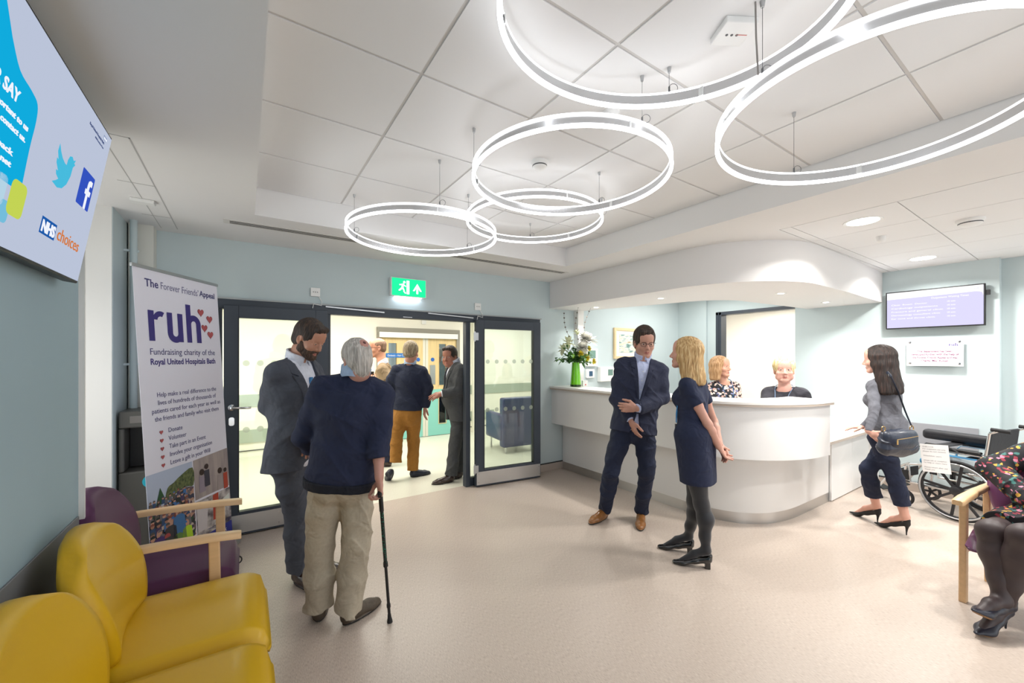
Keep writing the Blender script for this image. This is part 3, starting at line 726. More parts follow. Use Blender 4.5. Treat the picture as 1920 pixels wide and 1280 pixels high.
tvp(rrect(-.672, .07, -.622, .13, .015), emis('tv_pale', '#7cc8e8', .8), 'pale_square', 1)
tvp(rrect(-.72, .11, -.66, .19, .015), emis('tv_pale2', '#bfe0f2', .8), 'pale_square', 1)
bird = [(-.430, .396), (-.412, .378), (-.390, .364), (-.365, .356), (-.350, .356), (-.349, .375), (-.340, .392), (-.322, .398), (-.306, .390), (-.290, .398), (-.297, .384), (-.286, .382), (-.300, .368), (-.302, .335), (-.318, .300), (-.345, .276), (-.380, .266), (-.424, .272), (-.40, .284), (-.385, .294), (-.408, .302), (-.416, .315), (-.40, .316), (-.424, .335), (-.428, .35), (-.415, .348), (-.432, .37)]
tvp(bird, emis('tv_bird', '#4cc6ea', .8), 'bird_emblem')
blue = emis('tv_blue', '#3a5bd0', .75)
tvp(rrect(-.213, .275, -.082, .408, .006), blue, 'blue_square'); wt = emis('tv_white', '#f2f6ff', .9)
tvp([(-.140, .275), (-.118, .275), (-.118, .328), (-.100, .328), (-.097, .348), (-.118, .348), (-.118, .362), (-.112, .368), (-.097, .368), (-.097, .388), (-.12, .388), (-.136, .380), (-.140, .366), (-.140, .348), (-.154, .348), (-.154, .328), (-.140, .328)], wt, 'letter_f', 2)
tvp([(-.426, .102), (-.309, .102), (-.309, .156), (-.426, .156)], emis('tv_nhs', '#1f62b8', .75), 'blue_label')
def tvt(body, x, y, size, m_, width=None, bold=0, align='LEFT'):
    text('lettering', body, O + ux * (1.10 + x) + uy * y + nz * .0032, ux, uy, size, m_, tv, width, align, bold)
tvt('NHS', -.419, .111, .05, wt, .103, .002); tvt('choices', -.295, .112, .062, emis('tv_orange', '#e0803f', .8), .205)
tvt('YOUR SAY', -.93, .375, .045, wt, .225, .001)
for i, (s_, y_) in enumerate((('Your feedback is important to us', .335), ('tell us what you think, contact us.', .303), ('www.nhs.uk/feedback', .245), ('ruh.nhs.uk/yoursay.net', .215))):
    tvt(s_, -1.05, y_, .022, wt, .42 if i < 2 else .38, .0006)
tvt('Royal United Hospitals Bath', -.255, .555, .013, emis('tv_navy', '#5f6f9f', .6), .17); tvp([(-.10, .572), (-.062, .572), (-.062, .588), (-.10, .588)], emis('tv_grey', '#8fa3cf', .7), 'small_label')
tvt('NHS', -.098, .574, .013, wt, .033); tvt('NHS Foundation Trust', -.18, .538, .009, emis('tv_navy', '#5f6f9f', .6), .10)
# ---- wall screen, right
rs, ux2, uy2, nz2 = screen_frame((6.37, 1.52, 1.885), (0, -1, 0), (0, 0, 1), .775, .435, 'wall_screen', 'landscape wall screen with violet page above the white plaque', .012, '#dcd8fb', .98)
MB().box(6.372, 1.0, 2.0, 6.449, 1.3, 2.2).build('wall_bracket', black_p, rs)
MB().box(6.38, .715, 2.20, 6.42, .745, 2.25).build('side_port', black_p, rs)
def rsp(poly, m_, name): MB().plate(Vector((6.37, 1.52, 1.885)) + nz2 * .0026, ux2, uy2, poly, .0003).build(name, m_, rs)
rsp([(.013, .423), (.762, .423), (.762, .31)] + cat_rom([(.755, .345), (.72, .358), (.66, .358), (.3, .35), (.013, .345)], 3), emis('rs_white', '#ffffff', 1.1), 'page_header')
rw = emis('rs_white', '#ffffff', 1.1); rg = emis('rs_text', '#bcb7ea', .9)
def rst(b, x, y, s, w_, mm): text('lettering', b, Vector((6.37, 1.52, 1.885)) + ux2 * x + uy2 * y + nz2 * .0032, ux2, uy2, s, mm, rs, w_)
rst('Outpatients Waiting Times', .38, .318, .03, .28, rw)
for i, (l_, wd) in enumerate((('Clinic  Room  Doctor', .30), ('Cardiology outpatients', .38), ('Fracture and general clinic', .42), ('Dermatology consultant clinic', .40), ('Ear nose and throat clinic', .36))):
    rst(l_, .05, .27 - .04 * i, .024, wd, rw); rst('10 min', .50, .27 - .04 * i, .024, .06, rw)
rst('ruh', .70, .385, .02, .03, rg)
# ---- plaque
pq = thing('wall_plaque', 'white acrylic plaque with purple and pink lettering under the right screen', 'plaque', (6.42, 1.11, 1.45))
MB().box(6.40, .90, 1.455, 6.408, 1.345, 1.755).build('plate', mat('plaque_white', '#f1f1f2', .15), pq, bevel=.001)
for y, z in ((.93, 1.485), (1.315, 1.485), (.93, 1.725), (1.315, 1.725)):
    MB().lathe([(.008, -.05), (.008, .0), (.011, .0), (.011, .006), (0, .007)], (6.40, y, z), 16, axis=(-1, 0, 0)).build('standoff', chrome, pq, smooth=True)
pur = mat('print_purple', '#4a3487', .5); pink = mat('print_pink', '#84476c', .6)
text('lettering', 'ruh', (6.3992, 1.01, 1.675), (0, -1, 0), (0, 0, 1), .05, pur, pq, .065, bold=.0008)
for i, l_ in enumerate(('The department has been', 'developed further with the help of', 'the Forever Friends Appeal and was', 'Charity, May, August')):
    text('lettering', l_, (6.3992, 1.12, 1.61 - .035 * i), (0, -1, 0), (0, 0, 1), .03, pink, pq, (.27, .37, .35, .21)[i], align='CENTER', bold=.0006)

# ---- pull-up banner
BO = Vector((-.495, 3.427, 0)); bu = Vector((.53295, .84614, 0)); bv = Vector((-.0525, .0331, .99807)); bu = (bu - bv * bu.dot(bv)).normalized(); bn = bu.cross(bv)
bv = bv.normalized(); BW = .765
if bn.dot(-BO) < 0: bn = -bn
bnr = thing('pullup_banner', 'tall white pull-up charity banner with purple letters and crowd photo', 'banner', BO + bu * BW / 2)
def bnp(poly, m_, name, k=1, z=0): 
    mb = MB(); mb.plate(BO + bn * (.0006 + .0007 * k), bu, bv, poly, .0004); return mb.build(name, m_, bnr)
MB().obox(BO + bu * BW / 2 + Vector((0, 0, .045)), bu * (BW / 2 + .01), bn * .06, Vector((0, 0, .045))).build('base', alum, bnr, bevel=.008)
pan = mat('banner_white', '#efeefb', .55)
m = MB(); nb = 12
m.rings([[BO + bu * x + bv * z + bn * o for (x, o) in ((0, 0), (BW, 0), (BW, -.001), (0, -.001))] for z in [.09 + 2.06 * i / nb for i in range(nb + 1)]])
m.build('panel', pan, bnr)
MB().obox(BO + bu * BW / 2 + bv * 2.155 - bn * .002, bu * (BW / 2 + .008), bv * .011, bn * .008).build('top_rail', alum, bnr, bevel=.002)
MB().cyl(BO + bu * BW / 2 + Vector((0, 0, .08)) - bn * .03, BO + bu * BW / 2 + bv * 2.15 - bn * .012, .007, 10).build('rear_pole', alum, bnr)
pur2 = mat('banner_purple', '#3b2f7f', .5); txm = mat('banner_text', '#46427a', .5); pbl = mat('banner_navy', '#232a86', .5)
def bt(body, x, y, size, width, m_=txm, bold=0): return text('lettering', body, BO + bu * x + bv * y + bn * .0012, bu, bv, size, m_, bnr, width, 'LEFT', bold, .0003)
bt('The', .083, 2.03, .075, .105, txm, .0012); bt('Forever Friends\u2019', .205, 2.03, .07, .345, mat('banner_text_l', '#77749a', .5)); bt('Appeal', .565, 2.035, .062, .165, txm, .0012)
# the big ruh letters (as bold shapes)
def stroke(x0, y0, x1, y1): return [(x0, y0), (x1, y0), (x1, y1), (x0, y1)]
def arch(cx, cy, ro, ri, a0, a1): return arc(cx, cy, ro, a0, a1, 14) + arc(cx, cy, ri, a1, a0, 14)
m = MB(); bb_ = BO + bn * .0012
_lk = [0]
def L_(poly): _lk[0] += 1; m.plate(bb_ + bn * .00012 * _lk[0], bu, bv, poly, .0005)
y0 = 1.665
L_(stroke(.092, y0, .137, 1.872)); L_(arch(.19, 1.81, .062, .026, 60, 178))
L_(stroke(.243, y0 + .06, .288, 1.872)); L_(stroke(.335, y0, .38, 1.872)); L_(arch(.3115, y0 + .062, .0685, .0235, 180, 360))
L_(stroke(.415, y0, .46, 1.95)); L_(stroke(.51, y0, .555, y0 + .14)); L_(arch(.485, y0 + .139, .07, .025, 0, 180))
m.build('purple_logo', pur2, bnr)
hm = mat('heart_red', '#b9585c', .5); hm2 = mat('heart_dark', '#7d2f3a', .5)
def heart(cx, cy, s, k=2):
    P = [(cx + s * .95 * math.sin(t) ** 3, cy + s * (.8125 * math.cos(t) - .3125 * math.cos(2 * t) - .125 * math.cos(3 * t) - .0625 * math.cos(4 * t))) for t in [2 * PI * i / 26 for i in range(26)]]
    Q = [(cx + (x - cx) * 1.13, cy + (y - cy) * 1.13) for x, y in P]
    mb = MB(); mb.mi(1).plate(BO + bn * .0012, bu, bv, Q, .0003); mb.mi(0).plate(BO + bn * .0018, bu, bv, P, .0003); mb.build('printed_heart', [hm, hm2], bnr)
for p in ((.565, 1.905), (.655, 1.86), (.595, 1.785), (.655, 1.735)): heart(p[0], p[1], .030)
bt('Fundraising charity of the', .088, 1.572, .062, .60, txm); bt('Royal United Hospitals Bath', .088, 1.505, .058, .60, pur2, .0012)
for i, (l_, x_, w_) in enumerate((('Help make a real difference to the', .122, .555), ('lives of hundreds of thousands of', .125, .545), ('patients cared for each year as well as', .075, .64), ('the friends and family who visit them', .095, .60))): bt(l_, x_, 1.285 - .054 * i, .045, w_)
for i, (l_, w_) in enumerate((('Donate', .12), ('Volunteer', .155), ('Take part in an Event', .34), ('Involve your organisation', .40), ('Leave a gift in your Will', .375))):
    bt(l_, .195, 1.035 - .056 * i, .045, w_); heart(.138, 1.045 - .056 * i, .014)
# photographs printed on the lower part
bnp([(.0, .245), (.385, .245), (.385, .785), (.0, .785)], mat('photo_sky', '#bcc8e0', .6), 'crowd_photo', 0)
bnp([(.0, .245), (.385, .245), (.385, .60), (.30, .62), (.15, .56), (.0, .55)], ramp_mat('crowd_speckle', [(.0, '#2b2a33'), (.3, '#6b5560'), (.5, '#b98f7c'), (.62, '#3a3f55'), (.75, '#c8b7ad'), (.88, '#2d4b3a')], 38, kind='voronoi', constant=True), 'crowd', 1)
bnp(cat_rom([(.13, .58), (.16, .66), (.21, .68), (.27, .71), (.385, .74), (.385, .61), (.3, .62), (.13, .57)], 3), ramp_mat('photo_trees', [(.3, '#31462c'), (.7, '#77804f')], 60), 'trees', 2)
bnp([(.06, .57), (.10, .68), (.145, .57)], mat('photo_fir', '#24542f', .6), 'fir', 3)
rr = random.Random(11)
bb_ = BO + bn * .0030
fac = [mat('face_a', '#c99a84', .6), mat('face_b', '#a87a68', .6)]; clo = [mat('coat_' + str(i), c, .6) for i, c in enumerate(('#2a2733', '#463a63', '#2e4b73', '#6f6a73', '#1f2a2a', '#8a4a3f', '#3e74b5', '#54504c'))]
m = MB(); k = 0
for row in range(7):
    y = .60 - .04 * row; s = .012 + .0022 * row
    for j in range(int(.36 / (s * 2.6))):
        x = .02 + j * s * 2.6 + rr.uniform(-.006, .006); yy = y + rr.uniform(-.012, .012) + .03 * x
        m.mi(2 + rr.randrange(8)).plate(bb_ + bn * (.0002 + .0002 * row), bu, bv, [(x - s * 1.15, yy - s * 3.2), (x + s * 1.15, yy - s * 3.2), (x + s, yy - s * .7), (x - s, yy - s * .7)], .0002)
        m.mi(rr.randrange(2)).plate(bb_ + bn * (.0004 + .0002 * row), bu, bv, circ(x, yy, s * .75, 8), .0002)
        m.mi(2 + rr.randrange(8)).plate(bb_ + bn * (.0005 + .0002 * row), bu, bv, arc(x, yy + s * .15, s * .8, 0, 180, 5), .0002)
m.build('crowd_figures', fac + clo, bnr)
for (x, y, s, coat, hat) in ((.16, .42, .034, '#3b3a40', None), (.235, .47, .036, '#3f73ab', '#c5cfe0'), (.13, .33, .03, '#23222a', '#b04b4b'), (.30, .36, .03, '#b9e030', None), (.22, .34, .03, '#a8d82c', None), (.07, .38, .03, '#4a3577', None)):
    mb = MB(); mb.mi(1).plate(bb_ + bn * .003, bu, bv, [(x - s * 1.6, .246), (x + s * 1.6, .246), (x + s * 1.35, y - s), (x + s * .5, y - s * .5), (x - s * .5, y - s * .5), (x - s * 1.35, y - s)], .0003)
    mb.mi(0).plate(bb_ + bn * .0012, bu, bv, [(x + s * .72 * math.cos(t), y + s * math.sin(t)) for t in [2 * PI * q / 14 for q in range(14)]], .0003)
    if hat: mb.mi(2).plate(bb_ + bn * .0038, bu, bv, arc(x, y + s * .25, s * .85, -5, 185, 8), .0003)
    mb.build('foreground_figure', [fac[0], mat('coat' + coat, coat, .6), mat('hat' + str(hat), hat or '#555', .6) if hat else fac[1]], bnr)
bnp([(.395, .49), (.765, .49), (.765, .80), (.395, .785)], ramp_mat('photo_ward', [(.3, '#8f8485'), (.6, '#b5a9a5')], 14, stretch=(1, 1, .2)), 'ward_photo', 1)
bnp([(.395, .20), (.765, .20), (.765, .475), (.395, .475)], ramp_mat('photo_ward2', [(.35, '#5a5156'), (.6, '#c9c2c0')], 16), 'ward_photo', 1)
for (x, y, s, c_) in ((.47, .68, .03, '#9a8f9c'), (.52, .71, .026, '#3d3b48'), (.66, .64, .03, '#a79a98'), (.72, .63, .022, '#b34632')):
    mb = MB(); mb.mi(1).plate(bb_ + bn * .001, bu, bv, [(x - s * 1.1, y - .15), (x + s * 1.1, y - .15), (x + s, y - s), (x - s, y - s)], .0003); mb.mi(0).plate(bb_ + bn * .0014, bu, bv, circ(x, y, s * .8, 12), .0003)
    mb.build('ward_figure', [mat('hair_photo', '#3a2a26', .7), mat('ward' + c_, c_, .6)], bnr)
bnp([(.56, .28), (.62, .27), (.63, .475), (.57, .47)], mat('photo_red', '#b5432e', .6), 'red_figure', 3)
bnp([(.40, .245), (.49, .245), (.52, .46), (.40, .465)], mat('photo_leaflet', '#cfc8cb', .6), 'leaflet', 3)
bnp([(.63, .34), (.75, .38), (.75, .43), (.63, .39)], mat('photo_label', '#dfe4de', .6), 'photo_label', 4)
bnp([(.0, .092), (.765, .092), (.765, .235), (.0, .235)], pbl, 'navy_footer', 1)
text('lettering', 'foreverfriendsappeal.co.uk', BO + bu * .10 + bv * .14 + bn * .0022, bu, bv, .05, white_p, bnr, .6)

# ---- water cooler behind the banner
wcx, wcy = -.60, 4.0
wc = thing('water_dispenser', 'tall dark grey water dispenser in the corner behind the banner', 'water dispenser', (wcx, wcy, 0))
m = MB(); m.box(wcx - .14, wcy - .15, 0, wcx + .16, wcy + .15, .74); m.box(wcx - .14, wcy - .15, 1.05, wcx + .16, wcy + .15, 1.17); m.box(wcx - .14, wcy - .15, .74, wcx - .11, wcy + .15, 1.05)
m.box(wcx + .13, wcy - .15, .74, wcx + .16, wcy + .15, 1.05); m.box(wcx - .11, wcy + .02, .74, wcx + .13, wcy + .15, 1.05)
dg = mat('dispenser_grey', '#54534f', .4)
m.build('body', dg, wc, bevel=.012, seg=3)
MB().box(wcx - .105, wcy - .0, .75, wcx + .125, wcy + .018, 1.04).build('alcove', black_p, wc)
MB().cyl((wcx + .01, wcy - .06, .93), (wcx + .01, wcy - .06, 1.05), .02, 14).build('tap', black_p, wc)
MB().box(wcx - .08, wcy - .154, 1.085, wcx + .10, wcy - .149, 1.135).build('control_panel', mat('ctrl_grey', '#77736f', .3), wc, bevel=.001)
sk = MB().lathe([(0, .001), (.045, .001), (.045, 0), (0, 0)], (wcx + .03, wcy - .151, .66), 24, axis=(0, -1, 0)).build('round_sticker', mat('sticker_teal', '#2bb3c9', .4), wc)
text('lettering', 'Zip', (wcx + .01, wcy - .153, .65), (1, 0, 0), (0, 0, 1), .03, white_p, sk, .035)

# ---- chairs
wood = mat('beech_wood', '#d9b589', .42, noise=.08, nscale=8, stretch=(.6, 6, 6))
def cushion(name, mm, parent, P, r, sub=2, puff=None):
    """rounded upholstered block: P = 8 corners as two rings"""
    m = MB(); m.rings(P); o = m.build(name, mm, parent, smooth=True)
    b = o.modifiers.new('bevel', 'BEVEL'); b.width = r; b.segments = 4; b.limit_method = 'ANGLE'; b.angle_limit = math.radians(50)
    return o
def superblock(name, mm, parent, fn, nu=22, nv=22, label=None):
    """closed surface from fn(u,v,side) on a grid, top and bottom sheets joined"""
    vs = []; fs = []
    for s in (1, -1):
        for i in range(nu + 1):
            for j in range(nv + 1): vs.append(fn(i / nu, j / nv, s))
    idx = lambda s, i, j: (0 if s == 1 else (nu + 1) * (nv + 1)) + i * (nv + 1) + j
    for i in range(nu):
        for j in range(nv):
            fs.append((idx(1, i, j), idx(1, i + 1, j), idx(1, i + 1, j + 1), idx(1, i, j + 1)))
            fs.append((idx(-1, i, j), idx(-1, i, j + 1), idx(-1, i + 1, j + 1), idx(-1, i + 1, j)))
    for i in range(nu):
        fs.append((idx(1, i, 0), idx(-1, i, 0), idx(-1, i + 1, 0), idx(1, i + 1, 0))); fs.append((idx(1, i + 1, nv), idx(-1, i + 1, nv), idx(-1, i, nv), idx(1, i, nv)))
    for j in range(nv):
        fs.append((idx(1, 0, j + 1), idx(-1, 0, j + 1), idx(-1, 0, j), idx(1, 0, j))); fs.append((idx(1, nu, j), idx(-1, nu, j), idx(-1, nu, j + 1), idx(1, nu, j + 1)))
    return raw(name, vs, fs, mm, parent, True, label=label)
def chair(name, label, cat, loc, az, vinyl, piping, arms, group=None, seatw=.565, depth=.56, wide=.60):
    """upholstered waiting-room chair; local +x is the way it faces; az turns it"""
    root = thing(name, label, cat, (0, 0, 0), group)
    W = seatw
    def edge(t, p=5): return (1 - abs(2 * t - 1) ** p) ** (1 / p)
    def seat(u, v, s):
        x = -depth / 2 + depth * u; y = (v - .5) * W
        e = min(edge(u, 9), 1) * min(edge(v, 9), 1)
        drop = .045 * max(0, (u - .80) / .20) ** 2
        ztop = .405 + .075 * e - drop + .012 * math.sin(PI * v)
        zbot = .39 - .02 * e - drop * .3
        sh = 1 - .10 * (1 - edge(u, 7)) ; y *= (1 - .03 * (u < .1))
        rx = .97 + .03 * edge(v, 6)
        return (x * rx, y * sh, ztop if s == 1 else zbot)
    superblock('seat', vinyl, root, seat)
    # piping round the seat top
    m = MB()
    loop = []
    for t in [i / 60 for i in range(60)]:
        a = 2 * PI * t; cx_, sy_ = math.cos(a), math.sin(a)
        k = (abs(cx_) ** 6 + abs(sy_) ** 6) ** (-1 / 6)
        loop.append((cx_ * k * depth * .485, sy_ * k * W * .485, .398 - .03 * max(0, cx_ * k - .7) / .3))
    m.tube(loop, .004, 6, True).build('piping', piping, root, smooth=True)
    def back(u, v, s):   # u height, v width
        hw = (W / 2) * (.74 + .30 * math.sin(PI * min(1, .15 + .62 * u)) ** 1.6) * (1 if u < .72 else (1 - ((u - .72) / .28) ** 2.4 * .32))
        y = (v - .5) * 2 * hw
        z = .475 + .43 * u - .05 * (abs(2 * v - 1) ** 3) * (u > .5) * (u - .5) * 2
        rec = -.245 - .10 * u
        curve = .035 * (2 * v - 1) ** 2
        e = edge(v, 6) * edge(u, 6); lum = .022 * math.sin(PI * min(1, u * 1.2))
        x = rec + curve + (.018 + .034 * e + lum if s == 1 else -.012 - .014 * e)
        return (x, y, z)
    superblock('backrest', vinyl, root, back)
    # frame
    def fr(nm, fn): m = MB(); fn(m); return m.build(nm, wood, root, bevel=.006, seg=2)
    ay = W / 2 + .018
    for s in (-1, 1):
        yy = s * (ay if arms else W / 2 - .05)
        if arms:
            fr('leg', lambda m: m.bar((depth / 2 - .09, yy, 0), (depth / 2 - .10, yy, .645), .034, .046, (1, 0, 0)))
            fr('leg', lambda m: m.bar((-depth / 2 - .02, yy, 0), (-depth / 2 + .015, yy, .655), .036, .05, (1, 0, 0)))
            m = MB(); m.rings([[(x, yy + a * wv, z + b) for a, b in ((-1, -.014), (1, -.014), (1, .010), (.7, .016), (-.7, .016), (-1, .010))] for x, z, wv in ((-depth / 2 - .05, .662, .020), (-depth / 2 + .1, .665, .022), (0, .662, .026), (depth / 2 - .10, .655, .029), (depth / 2 - .0, .645, .028), (depth / 2 + .012, .642, .022))])
            m.build('armrest', wood, root, smooth=True, auto=60)
            fr('side_rail', lambda m: m.bar((-depth / 2, yy, .34), (depth / 2 - .09, yy, .34), .03, .06))
        else:
            fr('leg', lambda m: m.bar((depth / 2 - .08, yy, 0), (depth / 2 - .10, yy, .38), .036, .045, (1, 0, 0)))
            fr('leg', lambda m: m.bar((-depth / 2 + .02, yy, 0), (-depth / 2 + .05, yy, .38), .036, .045, (1, 0, 0)))
        fr('back_post', lambda m: m.bar((-depth / 2 + .02, s * W * .30, .36), (-depth / 2 - .075, s * W * .30, .74), .03, .022, (1, 0, 0)))
    fr('cross_rail', lambda m: m.bar((depth / 2 - .11, -W / 2 + .02, .36), (depth / 2 - .11, W / 2 - .02, .36), .025, .05))
    fr('cross_rail', lambda m: m.bar((-depth / 2 + .03, -W / 2 + .02, .36), (-depth / 2 + .03, W / 2 - .02, .36), .025, .05))
    fr('top_rail', lambda m: m.bar((-depth / 2 - .005, -W / 2 + .03, .475), (-depth / 2 - .005, W / 2 - .03, .475), .03, .05))
    root.location = loc; root.rotation_euler = (0, 0, az)
    return root
yv = mat('yellow_vinyl', '#d0a510', .42, coat=.05, bump=.03, bscale=350)
yp_ = mat('yellow_piping', '#9c7f12', .4)
pv = mat('purple_vinyl', '#532a4c', .55, spec=.3, bump=.03, bscale=350)
pp_ = mat('purple_piping', '#2c1628', .4)
ch1 = chair('waiting_chair', 'yellow armless vinyl waiting chair beside the purple armchair', 'chair', (-.19, 2.15, 0), 0, yv, yp_, False, 'yellow armless chairs along the left wall')
ch2 = copy_tree(ch1); ch2.location = (-.19, 1.553, 0); ch2['label'] = 'yellow armless vinyl waiting chair at the bottom left edge of the photo, nearest the camera'
ch3 = chair('armchair', 'dark purple vinyl armchair with pale wooden arms beneath the banner', 'armchair', (-.31, 2.77, 0), 0, pv, pp_, True, seatw=.53)
pv2 = mat('plum_vinyl', '#6f3d63', .36, coat=.2)
ch4 = chair('armchair', 'plum vinyl armchair with wooden arms at the right edge, woman seated in it', 'armchair', (3.96, .235, 0), math.radians(174), pv2, pp_, True, seatw=.53)
# blue chair in the hall
hc = thing('hall_chair', 'navy blue vinyl tub chair standing in the hall behind the right glass door', 'chair', (3.75, 5.65, 0))
nv = mat('navy_vinyl', '#2a3560', .4, coat=.2)
def hb(nm, c, hx, hy, hz): return MB().obox(c, hx, hy, hz).build(nm, nv, hc, bevel=.035, seg=4, smooth=True)
HX = Vector((.30, -.03, 0)); HY = Vector((.03, .30, 0))
hb('back_panel', (3.73, 5.45, .50), HX, HY * .25, Vector((-.0, .0, .40)))
hb('seat', (3.76, 5.75, .36), HX * .9, HY * .9, Vector((0, 0, .09)))
hb('arm', (3.48, 5.75, .42), HX * .14, HY, Vector((0, 0, .22))); hb('arm', (4.04, 5.72, .42), HX * .14, HY, Vector((0, 0, .22)))
for dx, dy in ((-.24, -.24), (.24, -.28), (-.22, .26), (.28, .22)): MB().cyl((3.76 + dx, 5.72 + dy, 0), (3.76 + dx, 5.72 + dy, .2), .018, 10).build('leg', chrome, hc)

# ---- wheelchair
wca = math.radians(-14)
WX, WY = 5.62, .834
def wcp(x, y, z):   # x right of chair, y forward, origin under the left hub
    return Vector((WX + x * math.cos(wca) - y * math.sin(wca), WY + x * math.sin(wca) + y * math.cos(wca), z))
wch = thing('wheelchair', 'black and chrome wheelchair parked by the right wall with a paper note', 'wheelchair', wcp(.28, .1, 0))
rub = mat('tyre_rubber', '#1d1d1f', .7); spk = mat('spoke_black', '#232326', .45)
R_ = .285
for sx in (0, .56):
    c = wcp(sx, 0, R_); axd = (wcp(1, 0, 0) - wcp(0, 0, 0)); F_ = (wcp(0, 1, 0) - wcp(0, 0, 0)); U_ = Vector((0, 0, 1))
    def circle(r, o=0, n=48): return [c + axd * o + (F_ * math.cos(2 * PI * k / n) + U_ * math.sin(2 * PI * k / n)) * r for k in range(n)]
    sgn = -1 if sx == 0 else 1
    tr = MB().tube(circle(R_ - .014), .014, 10, True).build('wheel', rub, wch, smooth=True)
    MB().tube(circle(R_ - .034), .009, 8, True).build('rim', spk, tr, smooth=True)
    MB().tube(circle(R_ - .03, .04 * sgn), .008, 8, True).build('push_rim', alum, tr, smooth=True)
    m = MB()
    for k in range(8):
        a = 2 * PI * k / 8 + .15; d = F_ * math.cos(a) + U_ * math.sin(a)
        m.bar(c + d * .03, c + d * (R_ - .035), .022, .016, axd)
    m.build('spokes', spk, tr, bevel=.003)
    MB().lathe([(0, -.03), (.042, -.03), (.05, -.01), (.042, .03), (.02, .04), (0, .04)], c, 24, axis=axd * sgn).build('hub', spk, tr, smooth=True)
    # castor
    cc = wcp(sx + (.04 if sx == 0 else -.04), .42, .09)
    m = MB(); m.tube([cc + (F_ * math.cos(2 * PI * k / 24) + U_ * math.sin(2 * PI * k / 24)) * .075 for k in range(24)], .014, 8, True)
    for k in range(5): m.bar(cc, cc + (F_ * math.cos(k * 1.257) + U_ * math.sin(k * 1.257)) * .065, .02, .012, axd)
    m.build('castor', rub, wch, smooth=True)
    xx = sx + (.035 if sx == 0 else -.035)
    def tb(nm, pts, r=.011, mm=chrome): return MB().tube([wcp(*p) for p in pts], r, 10).build(nm, mm, wch, smooth=True)
    tb('side_frame', [(xx, -.17, .25), (xx, -.17, .60), (xx, -.20, .86), (xx, -.27, .90), (xx, -.30, .90)])
    tb('side_frame', [(xx, -.17, .46), (xx, .30, .46), (xx, .40, .44), (xx, .50, .36), (xx, .62, .16)])
    tb('side_frame', [(xx, -.17, .26), (xx, .36, .26), (xx, .38, .46)])
    tb('side_frame', [(xx, -.17, .64), (xx, .18, .64), (xx, .22, .60), (xx, .22, .46)])
    tb('side_frame', [(xx, .42, .20), (xx, .40, .42)], .012)
    tb('hand_grip', [(xx, -.21, .90), (xx, -.33, .895)], .017, rub)
    MB().obox(wcp(xx, .02, .665), axd * .028, F_ * .17, U_ * .013).build('arm_pad', black_p, wch, bevel=.01, seg=3)
    MB().obox(wcp(xx + (.07 if sx == 0 else -.07), .68, .14), axd * .065, F_ * .085 + U_ * .03, U_ * .006 - F_ * .002).build('footplate', black_p, wch, bevel=.004)
    tb('footrest_hanger', [(xx + (.0), .62, .16), (xx + (.02 if sx == 0 else -.02), .66, .15)], .012)
    MB().obox(wcp(xx, .40, .33), axd * .012, F_ * .03, U_ * .05).build('brake_lever', black_p, wch, bevel=.004)
# upholstery
blk = mat('black_canvas', '#1b1b20', .6, bump=.15, bscale=25)
def wb(nm, c, hx, hf, hu, mm, bev=.012): return MB().obox(wcp(*c), axd * hx, F_ * hf if not isinstance(hf, Vector) else hf, hu if isinstance(hu, Vector) else U_ * hu).build(nm, mm, wch, bevel=bev, seg=3, smooth=True)
wb('backrest', (.28, -.185, .68), .245, .012, U_ * .20 - F_ * .02, blk)
wb('seat_cushion', (.28, .08, .50), .235, .22, .028, mat('cushion_blue', '#2f7fae', .5), .02)
wb('skirt_guard', (.045, .02, .52), .004, .18, .07, mat('guard_white', '#c9d6dc', .4), .003)
wb('seat_sling', (.28, .08, .455), .235, .21, .008, blk, .004)
wb('calf_strap', (.28, .52, .30), .22, .006, .05, blk, .004)
MB().bar(wcp(.05, -.1, .22), wcp(.51, -.1, .45), .016, .016).build('cross_brace', chrome, wch); MB().bar(wcp(.51, -.06, .22), wcp(.05, -.06, .45), .016, .016).build('cross_brace', chrome, wch)
bp = MB().obox(wcp(.33, .12, .745), axd * .05, F_ * .27, U_ * .05).build('rolled_cushion', blk, bevel=.035, seg=4, smooth=True)
tag(bp, 'long black padded cushion laid across the wheelchair arms', 'cushion')
MB().obox(wcp(.30, .12, .69), axd * .29, F_ * .05, U_ * .004).build('cushion_strap', blk, bp)
# the note
no = wcp(-.03, .005, .0)
nt_ = MB(); nc = wcp(-.055, .13, .565); nt_.obox(nc, F_ * .105 - U_ * .012, U_ * .135 + F_ * .012, axd * .0006)
note = nt_.build('paper_note', mat('paper', '#f2f2f2', .8)); tag(note, 'white printed paper notice hanging on the side of the wheelchair', 'notice')
nr = -(F_ * .105 - U_ * .012).normalized(); nu = (U_ * .135 + F_ * .012).normalized(); ink = mat('ink_grey', '#8d8d92', .7)
NL = ['WHEELCHAIR', 'For outpatient use only', 'please do not remove', '', 'Wheelchair users', '', 'please ask at reception', 'for help or return here', '', 'Please return after use', 'Thank you']
for i, l_ in enumerate(NL):
    if l_: text('lettering', l_, nc - nr * .088 + nu * (.105 - .022 * i) - axd * .0012, nr, nu, .016, ink, note, min(.17, .0085 * len(l_)), ext=.0002)
MB().tube([wcp(-.03, -.02, .655), wcp(-.045, .05, .702), wcp(-.045, .20, .702), wcp(-.03, .26, .655)], .006, 8).build('note_tie', black_p, note, smooth=True)
